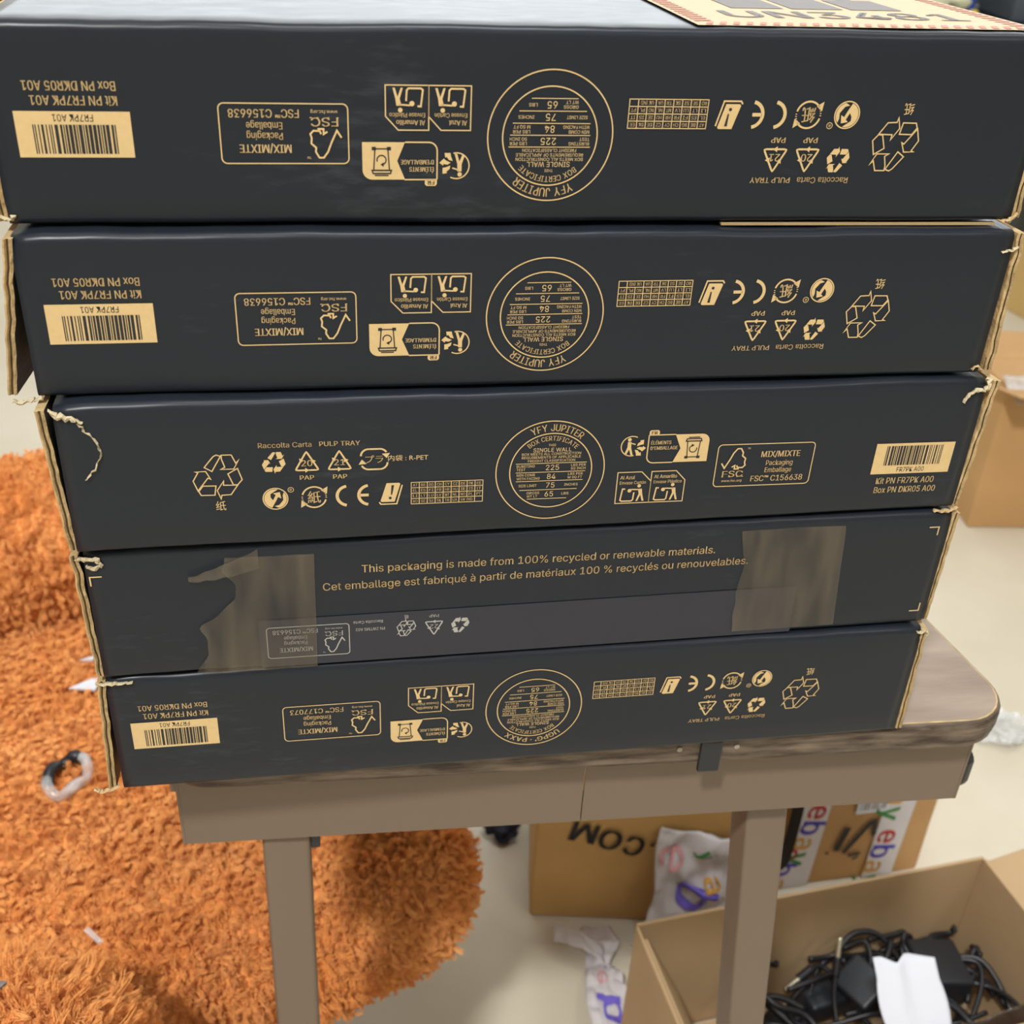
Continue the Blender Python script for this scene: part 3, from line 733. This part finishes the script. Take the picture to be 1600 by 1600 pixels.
torn(B2, [(.2205, -.0008, .0065, .0007), (.2240, -.0010, .0085, .0010), (.2262, -.0006, .0052, .0008)], 12, m=KLABEL)
torn(B1, [(-.2275, -.0006, .0050, .0008), (-.2240, -.0010, .0040, .0014), (-.2215, -.0008, .0052, .0006)], 13)
torn(B1, [(.2185, -.0008, .0032, .0008), (.2240, -.0010, .0040, .0016), (.2275, -.0006, .0070, .0012)], 14, m=KLABEL)

# printing, seal and tapes of the fourth box
A = Art(f4)
fy = lambda z: z - 38.3 - .23
A.text('This packaging is made from 100% recycled or renewable materials.', -93.6, fy(61.2), KPRINT, 185.5, 4.5, 'l', .004, rot=0)
A.text('Cet emballage est fabriqué à partir de matériaux 100 % recyclés ou renouvelables.', -113.1, fy(51.4), KPRINT, 224.5, 4.5, 'l', .004, rot=.45)
A.build('recycling_sentence', B4)
for x, z, dx, dy in ((-223.1, 64.7, 1, -1), (218.4, 68.0, -1, -1), (220, 12.1, -1, 1)):
    A = Art(f4); A.stroke([(x, fy(z) + dy * 5.2), (x, fy(z)), (x + dx * 5.6, fy(z))], .7, KPRINT); A.build('corner_bracket', B4)
A = Art(lambda x, y, l=0: f4(x, y, l) + Vector((0, -.0001, 0)))
A.poly([(-146.4, fy(32.8)), (142.6, fy(34.3)), (143.6, fy(3.4)), (-146.2, fy(3.2))][::-1], SEALM)
sl = A.build('seal_strip', B4)
A = Art(lambda x, y, l=0: f4(-x, -y, l) + Vector((0, -.0003, 0)))
fsc(A, 100.9, -fy(28.1), 142.6, -fy(8.6), 'C156638', GPRINT, .45)
A.text('Raccolta Carta', 91, -fy(28.2), GPRINT, 15, 1.8); A.text('PN 2WTMS A02', 90, -fy(23.6), GPRINT, 15, 1.8)
mobius(A, 71.3, -fy(23), .44, GPRINT, .5); A.text('纸', 71.3, -fy(30), GPRINT, 2.2, 2)
tri_code(A, 56.9, -fy(22.2), '22', GPRINT, .8, .86); A.text('PAP', 56.9, -fy(29.6), GPRINT, 5, 1.9, 'c', .02)
mobius(A, 43, -fy(23), .44, GPRINT)
A.build('seal_print', B4)
def tape(name, TLx, TRx, BLx, BRx, ztop, zbot, crumple, seed):
    def fn(u, v):
        t = 1 - v; z = zbot + (ztop - zbot) * t
        l = BLx + (TLx - BLx) * t; r = BRx + (TRx - BRx) * t
        l += crumple * (.006 * noise.noise(Vector((t * 3.1, seed, 0))) + .0025 * noise.noise(Vector((t * 9, seed, 2))) + .013 * max(0, 1 - abs(t - .62) / .22))
        s = l + (r - l) * u
        wr = abs(noise.noise(Vector((s * 60 + z * 26, z * 12, seed)))) * .0030 * crumple * (1 - u * .75) + abs(noise.noise(Vector((s * 45, z * 9, seed + 4)))) * .0005
        if v < .12: return Vector((s, -.0009 - wr * .4 + .006 * ((.12 - v) / .12) ** 2, z))
        return Vector((s, -.0009 - wr, z))
    return sheet(name, fn, 44, 36, TAPE, B4, 0)
tape('clear_tape', -.160, -.1166, -.179, -.1178, .0768, .0022, 1, 1)
tape('clear_tape', .1045, .1630, .1090, .1690, .0770, .0065, .25, 6)
# loose end of the crumpled tape
sheet('tape_end', lambda u, v: Vector((-.1775 + .034 * u, -.0014 - .002 * math.sin(u * 3.1) - abs(noise.noise(Vector((u * 4, v * 3, 9)))) * .002, .0612 + .010 * u + (v - .5) * .0085 * (.35 + u))), 16, 8, TAPE, B4, 0)

# ------------------------------------------------------------------ orange sherpa chair
CA = math.atan2(.5, .86)
CK = 1.12
def Cp(a, b, z):
    c, s = math.cos(CA) * CK, math.sin(CA) * CK
    return Vector((-.1344 + a * c - b * s, .5712 + a * s + b * c, max(0, 1.1915 - CK * (1.1915 - z)) if z else 0))
chair = empty('armchair', Cp(-.1, .27, 0), CA, 'orange fleecy sherpa armchair behind and left of the desk legs', 'chair')
def cl(a, b, z): return Vector(((a + .1) * CK, (b - .27) * CK, 1.1915 - CK * (1.1915 - z)))      # chair frame around its own base
def fur(o, count, length, seed, curl=.010):
    o.data.materials.append(FURBASE)
    md = o.modifiers.new('pile', 'PARTICLE_SYSTEM'); ps = md.particle_system; st = ps.settings
    st.type = 'HAIR'; st.count = count; st.hair_length = length; st.hair_step = 4; st.render_step = 4; st.display_step = 3
    st.emit_from = 'FACE'; st.use_advanced_hair = True
    st.material = 1
    st.brownian_factor = length * .6; st.normal_factor = length * .6; st.tangent_factor = 0; st.factor_random = length * .55
    st.child_type = 'INTERPOLATED'; st.rendered_child_count = 11; st.child_percent = 2
    st.clump_factor = .72; st.clump_shape = .1; st.child_length = 1; st.child_radius = .0022
    st.roughness_endpoint = .0015; st.roughness_2 = .0012; st.roughness_2_size = .01
    st.kink = 'CURL'; st.kink_amplitude = .0016; st.kink_frequency = 2.2
    st.root_radius = .55; st.tip_radius = .35; st.radius_scale = .0011; st.shape = 0
    ps.seed = seed
def puff(name, c, d, r, n, amp, seed, fc, ln, lift=0, squash=0):
    d = tuple(q * CK for q in d); r *= CK
    vs, fs = rbox_data(d, r, 6, n)
    out = []
    for v in vs:
        q = noise.noise(Vector(v) * 7 + Vector((seed, 0, 0))) * amp + noise.noise(Vector(v) * 22 + Vector((0, seed, 0))) * amp * .4
        dome = lift * max(0, (1 - (2 * v.x / d[0]) ** 2)) * max(0, (1 - (2 * v.y / d[1]) ** 2)) if v.z > 0 else 0
        v = Vector((v.x * math.sqrt(1 - squash * .5 * (2 * v.y / d[1]) ** 4), v.y * math.sqrt(1 - squash * .5 * (2 * v.x / d[0]) ** 4), v.z))
        out.append(cl(*c) + Vector(v) + Vector(v).normalized() * q + Vector((0, 0, dome)))
    o = link(name, out, fs, FUR, chair, smooth=True)
    fur(o, fc, ln, seed)
    return o
puff('seat_cushion', (-.156, .316, .395), (.69, .535, .11), .054, 14, .004, 3, 46000, .0040, .012, .30)
puff('armrest', (-.30, .665, .412), (.74, .20, .335), .085, 10, .006, 5, 24000, .0040)
puff('armrest', (-.40, -.010, .40), (.55, .20, .34), .095, 10, .006, 8, 24000, .0055)
puff('backrest', (-.60, .32, .43), (.18, .80, .50), .085, 10, .006, 9, 10000, .0040)
b = MB(); tube(b, [Vector((-.065, 0, .20)), Vector((-.065, 0, .12)), Vector((-.065, 0, .04))], .028, DKPLASTIC, 14); b.build('pedestal', chair, True)
b = MB()
vs = []; n_ = 40
for r_, z_ in ((.03, .05), (.20, .03), (.235, .02), (.235, .0)): vs += [Vector((-.065 + r_ * math.cos(k / n_ * 6.2832), r_ * math.sin(k / n_ * 6.2832), z_)) for k in range(n_)]
b.add(vs, [(j * n_ + i, (j + 1) * n_ + i, (j + 1) * n_ + (i + 1) % n_, j * n_ + (i + 1) % n_) for j in range(3) for i in range(n_)] + [tuple(range(n_)), tuple(3 * n_ + i for i in range(n_))], DKPLASTIC)
b.build('round_base', chair)

# ------------------------------------------------------------------ litter: crumpled plastic and paper
def crumple(name, loc, size, m, seed, label, cat, flat=.5, sub=3, rz=0, amp=.45, group=None):
    bm = bmesh.new(); bmesh.ops.create_icosphere(bm, subdivisions=sub, radius=1)
    for v in bm.verts:
        n1 = noise.cell_vector(v.co * 2.3 + Vector((seed, seed, 0))) ; q = noise.noise(v.co * 1.7 + Vector((seed, 0, 0))) 
        r_ = 1 + amp * q + amp * .35 * (noise.noise(v.co * 5 + Vector((0, seed, 0))))
        v.co = Vector((v.co.x * size[0] * r_, v.co.y * size[1] * r_, (v.co.z * r_) * size[2]))
    lo = min(v.co.z for v in bm.verts)
    for v in bm.verts: v.co.z -= lo
    me = bpy.data.meshes.new(name); bm.to_mesh(me); bm.free(); me.materials.append(m)
    o = bpy.data.objects.new(name, me); COL.objects.link(o); o.location = loc; o.rotation_euler = (0, 0, rz)
    return tag(o, label, cat, group)

# ------------------------------------------------------------------ kraft cartons on the floor
def panel_box(name, loc, yaw, d, m, label, cat='box', group=None):
    """closed carton: side walls and top flaps of real board"""
    e = empty(name, loc, yaw, label, cat, group); X_, Y_, Z_ = d
    o = rbox('carton_body', d, .004, m, e, (0, 0, Z_ / 2), seg=2, n=3, warp=lambda v: v + Vector((noise.noise(v * 9) * .003, noise.noise(v * 8 + Vector((3, 0, 0))) * .003, 0)))
    b_ = MB(); b_.box((0, -Y_ / 4, Z_ + .0018), (X_ - .004, Y_ / 2 - .002, .003), m, bev=.001); b_.build('top_flap', e)
    b_ = MB(); b_.box((0, Y_ / 4, Z_ + .0018), (X_ - .004, Y_ / 2 - .002, .003), m, bev=.001); b_.build('top_flap', e)
    return e

# carton with upside-down .COM lettering
CB = panel_box('cardboard_box', (.198, 1.075, 0), .015, (.30, .20, .235), KRAFTD, 'closed brown cardboard box with upside-down .COM lettering behind the desk legs')
A = Art(lambda x, y, l=0: Vector((x / 1000, -.1030 - .0001 * l, y / 1000)))
A.text('C', -27, 139, MARKER, 25, 32, 'c', .03, 168); A.text('O', -57, 148, MARKER, 29, 32, 'c', .03, 168); A.text('M', -90, 158, MARKER, 33, 32, 'c', .03, 168); A.text('.', -7, 132, MARKER, 6, 26, 'c', .02, 168)
A.build('lettering', CB)

def ebay(A, x, y, h, rot, pale=False, upto=4):
    """coloured lettering running along a strip"""
    c, s = math.cos(math.radians(rot)), math.sin(math.radians(rot)); q = 0
    for i, (ch, m_) in enumerate(zip('ebay', (EB_PR if pale else EB_R, EB_PB if pale else EB_B, EB_Y, EB_G))):
        if i >= upto: break
        A.text(ch, x + c * q, y + s * q, m_, None, h, 'c', .03, rot); q += h * .86

VB = panel_box('cardboard_box', (.460, 1.160, 0), .22, (.215, .20, .24), KRAFT, 'brown cardboard box wrapped in white printed tape, handwriting on front, behind open carton')
A = Art(lambda x, y, l=0: Vector((x / 1000, -.1031 - .0002 * l, y / 1000)))
A.poly([(-106, 2), (-58, 2), (-48, 238), (-106, 238)], WHITETAPE); A.poly([(22, 2), (66, 2), (74, 238), (30, 238)], WHITETAPE)
A.build('printed_tape', VB)
for xx, yy, ro in ((-66, 140, -100), (-92, 66, -100), (52, 206, -98), (46, 78, -98)):
    A = Art(lambda x, y, l=0: Vector((x / 1000, -.1034 - .0002 * l, y / 1000))); ebay(A, xx, yy, 33, ro); A.build('tape_lettering', VB)
A = Art(lambda x, y, l=0: Vector((x / 1000, -.1031 - .0002 * l, y / 1000)))
A.stroke([(-28, 62), (-18, 105)], 9, MARKER); A.stroke([(-16, 56), (12, 108), (18, 112), (22, 84)], 7, MARKER); A.disc(-40, 60, 2.6, MARKER); A.stroke([(-8, 50), (10, 52)], 5, MARKER); A.stroke([(0, 42), (8, 46)], 4, MARKER)
A.build('handwriting', VB)
A = Art(lambda x, y, l=0: Vector((x / 1000, -.1034 - .0002 * l, y / 1000)))
A.rect(-14, 128, 32, 172, PAPER); 
for k in range(9): A.rect(-9 + k * 4.2, 134, -9 + k * 4.2 + (2.6 if k % 3 else 1.4), 166, GREYBIT, 1)
A.build('shipping_label', VB)

# black strap loop on that box
b = MB(); 
vs = []; fs = []
P = crom([(.366, .990, .245), (.366, .982, .20), (.364, .980, .13), (.360, .980, .108), (.350, .980, .098), (.342, .982, .099)], 6)
for p in P:
    for dx, dy in ((-.007, 0), (.007, 0), (.007, .003), (-.007, .003)): vs.append(p + Vector((dx, dy, 0)))
n_ = len(P)
for i in range(n_ - 1):
    for k in range(4): fs.append((i * 4 + k, i * 4 + (k + 1) % 4, i * 4 + 4 + (k + 1) % 4, i * 4 + 4 + k))
fs += [(0, 1, 2, 3), tuple((n_ - 1) * 4 + k for k in (3, 2, 1, 0))]
b.add(vs, fs, CABLE); tag(b.build('strap'), 'black strap hanging in front of the tape-wrapped box', 'strap')

# clear mailing bag with printed tape leaning on the .COM box
def bagfn(u, v):
    x = .178 + .034 * v + .125 * u + .010 * math.sin(v * 5); z = .012 + .165 * v - .02 * u * v
    y = .925 + .045 * v + .012 * noise.noise(Vector((u * 4, v * 5, 2))) + .006 * noise.noise(Vector((u * 11, v * 9, 5)))
    return Vector((x, y, z))
MBAG = empty('mailing_bag', (.22, .95, 0), 0, 'crumpled clear and white mailing bag leaning on the .COM box, right half behind leg', 'bag')
def rel(fn, e): return lambda u, v: Vector(fn(u, v)) - Vector(e.location)
sheet('bag_film', rel(bagfn, MBAG), 30, 30, WHITETAPE, MBAG, .0004)
def bagart(x, y, l=0): return bagfn(x, y) - Vector(MBAG.location) + Vector((0, -.0025 - .0002 * l, 0))
def onsheet(A, ch, u, v, h, m_, asp, rot):
    vs, fs, W_ = glyphs(ch, .03); sy = h / CAP; c, s = math.cos(math.radians(rot)), math.sin(math.radians(rot)); out = []
    for a, b_ in vs:
        p, r_ = (a - W_ / 2) * sy, b_ * sy - h / 2
        out.append((u + (c * p - s * r_) * asp, v + (s * p + c * r_)))
    A.raw(out, fs, m_)
for q in (('e', .20, .78, .24, EB_PR, 1.3, -100), ('b', .42, .46, .30, EB_PB, 1.3, -105), ('e', .26, .22, .20, EB_PR, 1.3, -75), ('a', .60, .60, .16, EB_Y, 1.3, -75), ('y', .50, .86, .12, EB_G, 1.3, -60)):
    A = Art(bagart); onsheet(A, *q); A.build('printed_letter', MBAG)

# crumpled strip of printed tape on the floor
STRIP = [(.150, .955, .012, .030), (.158, .925, .020, .034), (.150, .895, .016, .022), (.155, .870, .030, .034), (.158, .835, .034, .040), (.164, .795, .036, .036), (.160, .750, .030, .034)]
def stripfn(u, v):
    k = v * (len(STRIP) - 1); i = min(int(k), len(STRIP) - 2); t = k - i
    a, b_ = STRIP[i], STRIP[i + 1]
    x, y, z, w_ = [a[q] + (b_[q] - a[q]) * t for q in range(4)]
    z0 = max(.001, z - .012)
    return Vector((x - .015 + (u - .5) * w_ * 1.25, y + .006 * noise.noise(Vector((u * 3, v * 6, 0))), z0 + .012 * abs(noise.noise(Vector((u * 3, v * 9, 1)))) + .010 * u))
FT = empty('tape_strip', (.155, .86, 0), 0, 'crumpled white tape strip with violet lettering, on floor left of open carton', 'tape')
sheet('tape_film', rel(stripfn, FT), 16, 50, WHITETAPE, FT, .0004)
for q in (('b', .50, .72, .21, EB_PB, 2.6, 100), ('e', .42, .50, .13, EB_PR, 2.6, 100), ('e', .55, .90, .14, EB_PR, 2.6, 110), ('l', .72, .40, .06, EB_PB, 2.6, 60)):
    A = Art(lambda x, y, l=0: stripfn(x, y) - Vector(FT.location) + Vector((0, -.001, .002))); onsheet(A, *q); A.build('printed_letter', FT)
def tail(u, v): return Vector((.143 - .062 * v + .006 * noise.noise(Vector((v * 4, 0, 2))), .905 + .026 * v + (u - .5) * .026, .020 + .010 * math.sin(v * 3) + .004 * noise.noise(Vector((u * 3, v * 6, 3)))))
sheet('tape_tail', rel(tail, FT), 8, 20, WHITETAPE, FT, .0004)

# ------------------------------------------------------------------ open carton with cables
OY = .285
OC = empty('open_carton', (.394, .770, 0), OY, 'open kraft carton full of black cables on the floor at lower right', 'box')
OX, OD, OZ = .4335, .200, .20
def opanel(name, c, d, rot=None, m=KRAFTIN):
    b_ = MB(); b_.box(c, d, m, rot, bev=.0012); return b_.build(name, OC)
opanel('bottom', (0, 0, .003), (OX - .01, OD - .01, .004)); opanel('back_wall', (0, OD / 2, OZ / 2 + .001), (OX, .004, OZ)); opanel('front_wall', (0, -OD / 2, OZ / 2 + .001), (OX, .004, OZ))
opanel('end_wall', (-OX / 2, 0, OZ / 2 + .001), (.004, OD - .005, OZ)); opanel('end_wall', (OX / 2, 0, OZ / 2 + .001), (.004, OD - .005, OZ))
opanel('flap', Vector((-OX / 2 + .0275, -.004, OZ - .0515)), (.003, OD - .03, .115), Matrix.Rotation(math.radians(-25), 3, 'Y'))
opanel('flap', Vector((OX / 2 + .058, 0, OZ + .012)), (.122, OD - .012, .003), Matrix.Rotation(math.radians(-12), 3, 'Y'))
opanel('flap', Vector((0, -OD / 2 - .006, OZ - .055)), (OX - .012, .003, .105), Matrix.Rotation(math.radians(-3), 3, 'X'))
def op(x, y, z): c, s = math.cos(OY), math.sin(OY); return Vector((.394 + c * x - s * y, .770 + s * x + c * y, z))
def power_brick(x, y, z, d, rz, ry, label):
    e = empty('power_adapter', op(x, y, z), OY + rz, label, 'adapter', 'power adapters in the open carton'); R = Matrix.Rotation(ry, 3, 'Y')
    rbox('adapter_body', d, .005, ADAPT, e, (0, 0, d[2] / 2 + .003), R, 3, 1)
    b_ = MB(); tube(b_, [R @ Vector((d[0] / 2 - .002, 0, 0)) + Vector((0, 0, d[2] / 2 + .003)), R @ Vector((d[0] / 2 + .018, 0, .002)) + Vector((0, 0, d[2] / 2 + .003)), R @ Vector((d[0] / 2 + .04, .012, -.004)) + Vector((0, 0, d[2] / 2 + .003))], .0035, CABLE)
    b_.build('lead', e, True)
    return e
power_brick(.046, .040, .078, (.045, .050, .034), .35, -.5, 'dark grey power adapter left of the white paper in the open carton')
power_brick(.142, .040, .070, (.060, .062, .042), -.15, .10, 'large black power adapter right of the white paper in the open carton')
power_brick(.085, -.025, .050, (.100, .048, .032), .3, .1, 'black power adapter under the white paper in the open carton')
power_brick(-.020, -.01, .040, (.095, .050, .034), -.5, 0, 'black power adapter low at the left end of the open carton')
def cable(pts, r, label, tipm=None, name='cable'):
    e = empty(name, op(*pts[0]), OY, label, 'cable', 'cables in the open carton')
    o0 = Vector(pts[0]); b_ = MB(); tube(b_, [Vector(p) - o0 for p in pts], r, CABLE, 8); b_.build('lead', e, True)
    if tipm:
        a = Vector(pts[-1]) - o0; d = (Vector(pts[-1]) - Vector(pts[-2])).normalized()
        b_ = MB(); tube(b_, [a - d * .002, a + d * .008, a + d * .020], r * 1.25, METAL, 10); b_.build('plug_tip', e, True)
        b_ = MB(); tube(b_, [a - d * .022, a - d * .010, a - d * .001], r * 1.6, CABLE, 10); b_.build('plug_sleeve', e, True)
power_brick(-.060, .030, .030, (.080, .045, .030), .6, .1, 'black power adapter half buried under leads, leftmost in the open carton')
power_brick(.030, .060, .045, (.090, .040, .030), .1, 0, 'black power adapter against the back wall under the cable loop')
power_brick(.110, .070, .035, (.090, .040, .034), 0, 0, 'black power adapter buried behind the white paper')
cable([(.000, .000, .075), (.004, .028, .098), (.012, .048, .122), (.017, .058, .135)], .0028, 'black cable with bright metal plug tip standing up in the open carton', True)
cable([(.045, .020, .080), (.015, .068, .100), (-.010, .066, .106), (-.026, .060, .103)], .0032, 'black cable with metal plug tip pointing left in the open carton', True)
cable([(.020, .055, .09), (.030, .074, .118), (.055, .085, .130), (.085, .078, .125), (.105, .05, .10)], .0034, 'black cable looping up against the back wall of the open carton')
cable([(.150, .045, .105), (.184, .030, .112), (.176, .004, .105), (.140, -.030, .09)], .0030, 'thin black cable looping down beside the large black adapter')
cable([(.165, .05, .10), (.192, .036, .108), (.202, .010, .100), (.204, -.03, .08)], .0032, 'black cable curling along the right end wall of the open carton')
cable([(.160, .00, .085), (.180, .022, .098), (.198, .010, .090), (.207, -.018, .078)], .0032, 'lower black cable curling along the right end wall of the open carton')
cable([(-.070, .064, .080), (-.058, .042, .082), (-.045, .020, .080)], .0042, 'thick grey-black lead slanting down at the left end of the heap')
random.seed(21)
for i in range(26):
    x, y = random.uniform(-.07, .18), random.uniform(-.05, .07); z = .07 + .03 * random.random()
    pts = [(x, y, z)]
    a = random.uniform(0, 6.28)
    for k in range(7):
        a += random.uniform(-.9, .9); x += .034 * math.cos(a); y += .026 * math.sin(a); z += random.uniform(-.012, .014)
        x = max(-.09, min(.195, x)); y = max(-.08, min(.085, y)); z = max(.03, min(.112, z)); pts.append((x, y, z))
    cable(pts, random.uniform(.0024, .0038), 'black cable tangled in the heap of leads inside the open carton')
def paperfn(u, v):
    o = [(0, .010), (.2, -.004), (.35, .006), (.6, -.010), (.8, -.004), (1, .012)]
    top = .118 + .012 * math.sin(u * 9) - .010 * abs(u - .62)
    w_ = .020 + .018 * math.sin(min(1, v * 1.15 + .1) * 2.2); n_ = .011 * max(0, 1 - abs(u - .34) / .2) + .014 * abs(u - .62)
    return op(.062 + .014 * v + (u - .5) * 2 * w_, -.052 + (.094 - n_) * v - .018 * u, .106 + .050 * v + .001 * math.sin(u * 4 + v * 2))
pe = sheet('paper_scrap', paperfn, 22, 14, PAPER, None, .0005); tag(pe, 'torn white paper lying on the cables in the open carton', 'paper')
def filmfn(u, v): return op(.092 + .10 * u, -.088 + .030 * v, .155 + .006 * math.sin(u * 7 + v * 3) - .03 * (1 - v))
pe = sheet('plastic_sleeve', filmfn, 20, 12, clear_mat('brown_tinted_film', lin(70, 56, 46), .75, .18, .8, 50), None, .0004); tag(pe, 'shiny brown-tinted plastic sleeve at the front corner of the open carton', 'plastic sleeve')

# ------------------------------------------------------------------ things further off
TBX = panel_box('cardboard_box', (1.135, 2.20, 0), .05, (.36, .32, .315), KRAFT, 'tan cardboard box with tape on its lid, on the floor at the right edge')
b = MB(); b.box((-.02, -.185, .325), (.36, .14, .003), KRAFT, Matrix.Rotation(math.radians(-14), 3, 'X'), bev=.001); b.build('lid_flap', TBX)
sheet('packing_tape', lambda u, v: Vector((-.185 + .37 * u, -.215 + .09 * v, .306 + .022 * v + .012 * noise.noise(Vector((u * 4, v * 3, 1))) + .006)), 20, 8, clear_mat('white_clear_tape', lin(226, 220, 214), .6, .25, .6, 30), TBX, .0004)
panel_box('cardboard_box', (1.78, 3.33, 0), .3, (.42, .34, .24), mat('yellow_kraft_board', lin(206, 176, 116), .8, .2, var=.1), 'yellowish cardboard box further back beside the black stack at right')
panel_box('crate', (2.25, 4.45, 0), .1, (.9, .5, .38), DARKBIN, 'dark grey crate on the floor far back at the right edge', 'crate')
# dark slate work bench with clutter
WB = empty('workbench', (1.72, 3.85, 0), 0, 'slate grey workbench in the background at upper right', 'workbench')
b = MB(); b.box((0, 0, .785), (1.2, .55, .035), SLATE, bev=.004); b.build('bench_top', WB)
for sx in (-.56, .56):
    for sy in (-.23, .23): b = MB(); b.box((sx, sy, .384), (.05, .05, .768), SLATE, bev=.004); b.build('leg', WB)
b = MB(); b.box((0, .26, 1.02), (1.2, .02, .43), NAVY, bev=.004); b.build('back_panel', WB)
b = MB(); b.box((0, .0, .62), (1.08, .44, .02), NAVY, bev=.003); b.build('shelf', WB)
tag(rbox('parts_bin', (.5, .3, .16), .01, NAVY, None, (1.66, 3.80, .8845)), 'slate blue bin on the workbench at upper right', 'bin')
crumple('plastic_bag', (1.195, 3.66, .8025), (.075, .06, .06), BAGW, 4, 'pale green plastic bag lying on the workbench', 'bag')
rbox_y = rbox('plastic_cube', (.022, .02, .035), .006, YEL, None, (1.285, 3.62, .8205)); tag(rbox_y, 'small yellow block beside the pale green bag on the workbench', 'block')
rb2 = rbox('bottle', (.035, .03, .07), .010, BLUE, None, (1.292, 3.70, .838)); tag(rb2, 'small blue bottle behind the yellow block on the workbench', 'bottle')
CBN = empty('cabinet', (-3.2, 6.2, 0), 0, 'brown wooden cabinet far off at the upper left corner', 'cabinet')
b = MB(); b.box((0, 0, .5), (1.2, .5, 1.0), BROWN, bev=.01); b.build('cabinet_body', CBN)
for sx in (-.3, .3): b = MB(); b.box((sx, -.256, .5), (.56, .012, .92), BROWN, bev=.004); b.build('door', CBN)

crumple('plastic_wrap', (.80, 1.375, 0), (.045, .03, .02), WRAP, 11, 'crumpled clear plastic wrap on the floor right of the desk', 'plastic wrap', sub=4, amp=.9)
# ring of torn packaging on the seat
RG = empty('plastic_ring', Cp(-.1225, .304, .468), 0, 'torn ring of clear and dark plastic lying on the orange seat', 'plastic ring')
def ringpts(a0, a1, n, rx, ry): return [Vector((rx * math.cos(math.radians(a0 + (a1 - a0) * i / n)), ry * math.sin(math.radians(a0 + (a1 - a0) * i / n)), .004 + .004 * math.sin(i * 1.7))) for i in range(n + 1)]
b = MB(); tube(b, ringpts(70, 205, 6, .017, .024), .006, DKPLASTIC, 8); b.build('dark_band', RG, True)
b = MB(); tube(b, ringpts(195, 440, 9, .018, .025), .0055, WRAP, 8); b.build('clear_band', RG, True)
def scrap(name, p, pts, m, label, cat):
    vs = [Vector((x, y, .0)) for x, y in pts] + [Vector((x, y, .0012 + .002 * (i % 2))) for i, (x, y) in enumerate(pts)]; n = len(pts)
    fs = [tuple(range(n))[::-1], tuple(range(n, 2 * n))] + [(i, (i + 1) % n, n + (i + 1) % n, n + i) for i in range(n)]
    return tag(link(name, vs, fs, m, loc=p), label, cat)
scrap('paper_scrap', Cp(-.087, .426, .468), [(-.014, -.006), (.016, -.008), (.016, .014), (.006, .010)], PAPER, 'larger white paper scrap on the orange seat at the edge of the box stack', 'paper scrap')
scrap('paper_scrap', Cp(-.077, .468, .468), [(-.006, -.004), (.010, -.004), (.008, .006)], PAPER, 'smaller white paper scrap on the orange seat, further back', 'paper scrap')
scrap('plastic_scrap', Cp(-.1365, .083, .515), [(-.010, .006), (.006, -.006), (.009, -.003), (-.006, .008)], WRAP, 'tiny clear plastic scrap on the end of the near orange armrest', 'plastic scrap')
scrap('plastic_sliver', Cp(-.205, .020, .572), [(-.03, -.016), (-.026, -.020), (.004, -.002), (.012, .010), (.006, .012), (-.002, .002)], GREYBIT, 'grey plastic sliver on the near orange armrest at the lower left corner', 'plastic sliver')
crumple('cloth_scrap', (.008, 1.108, 0), (.026, .022, .018), mat('dark_navy_cloth', lin(44, 46, 58), .9, .2), 17, 'dark navy scrap on the floor left of the .COM box, just under the desk rail', 'scrap', sub=3, amp=.7)
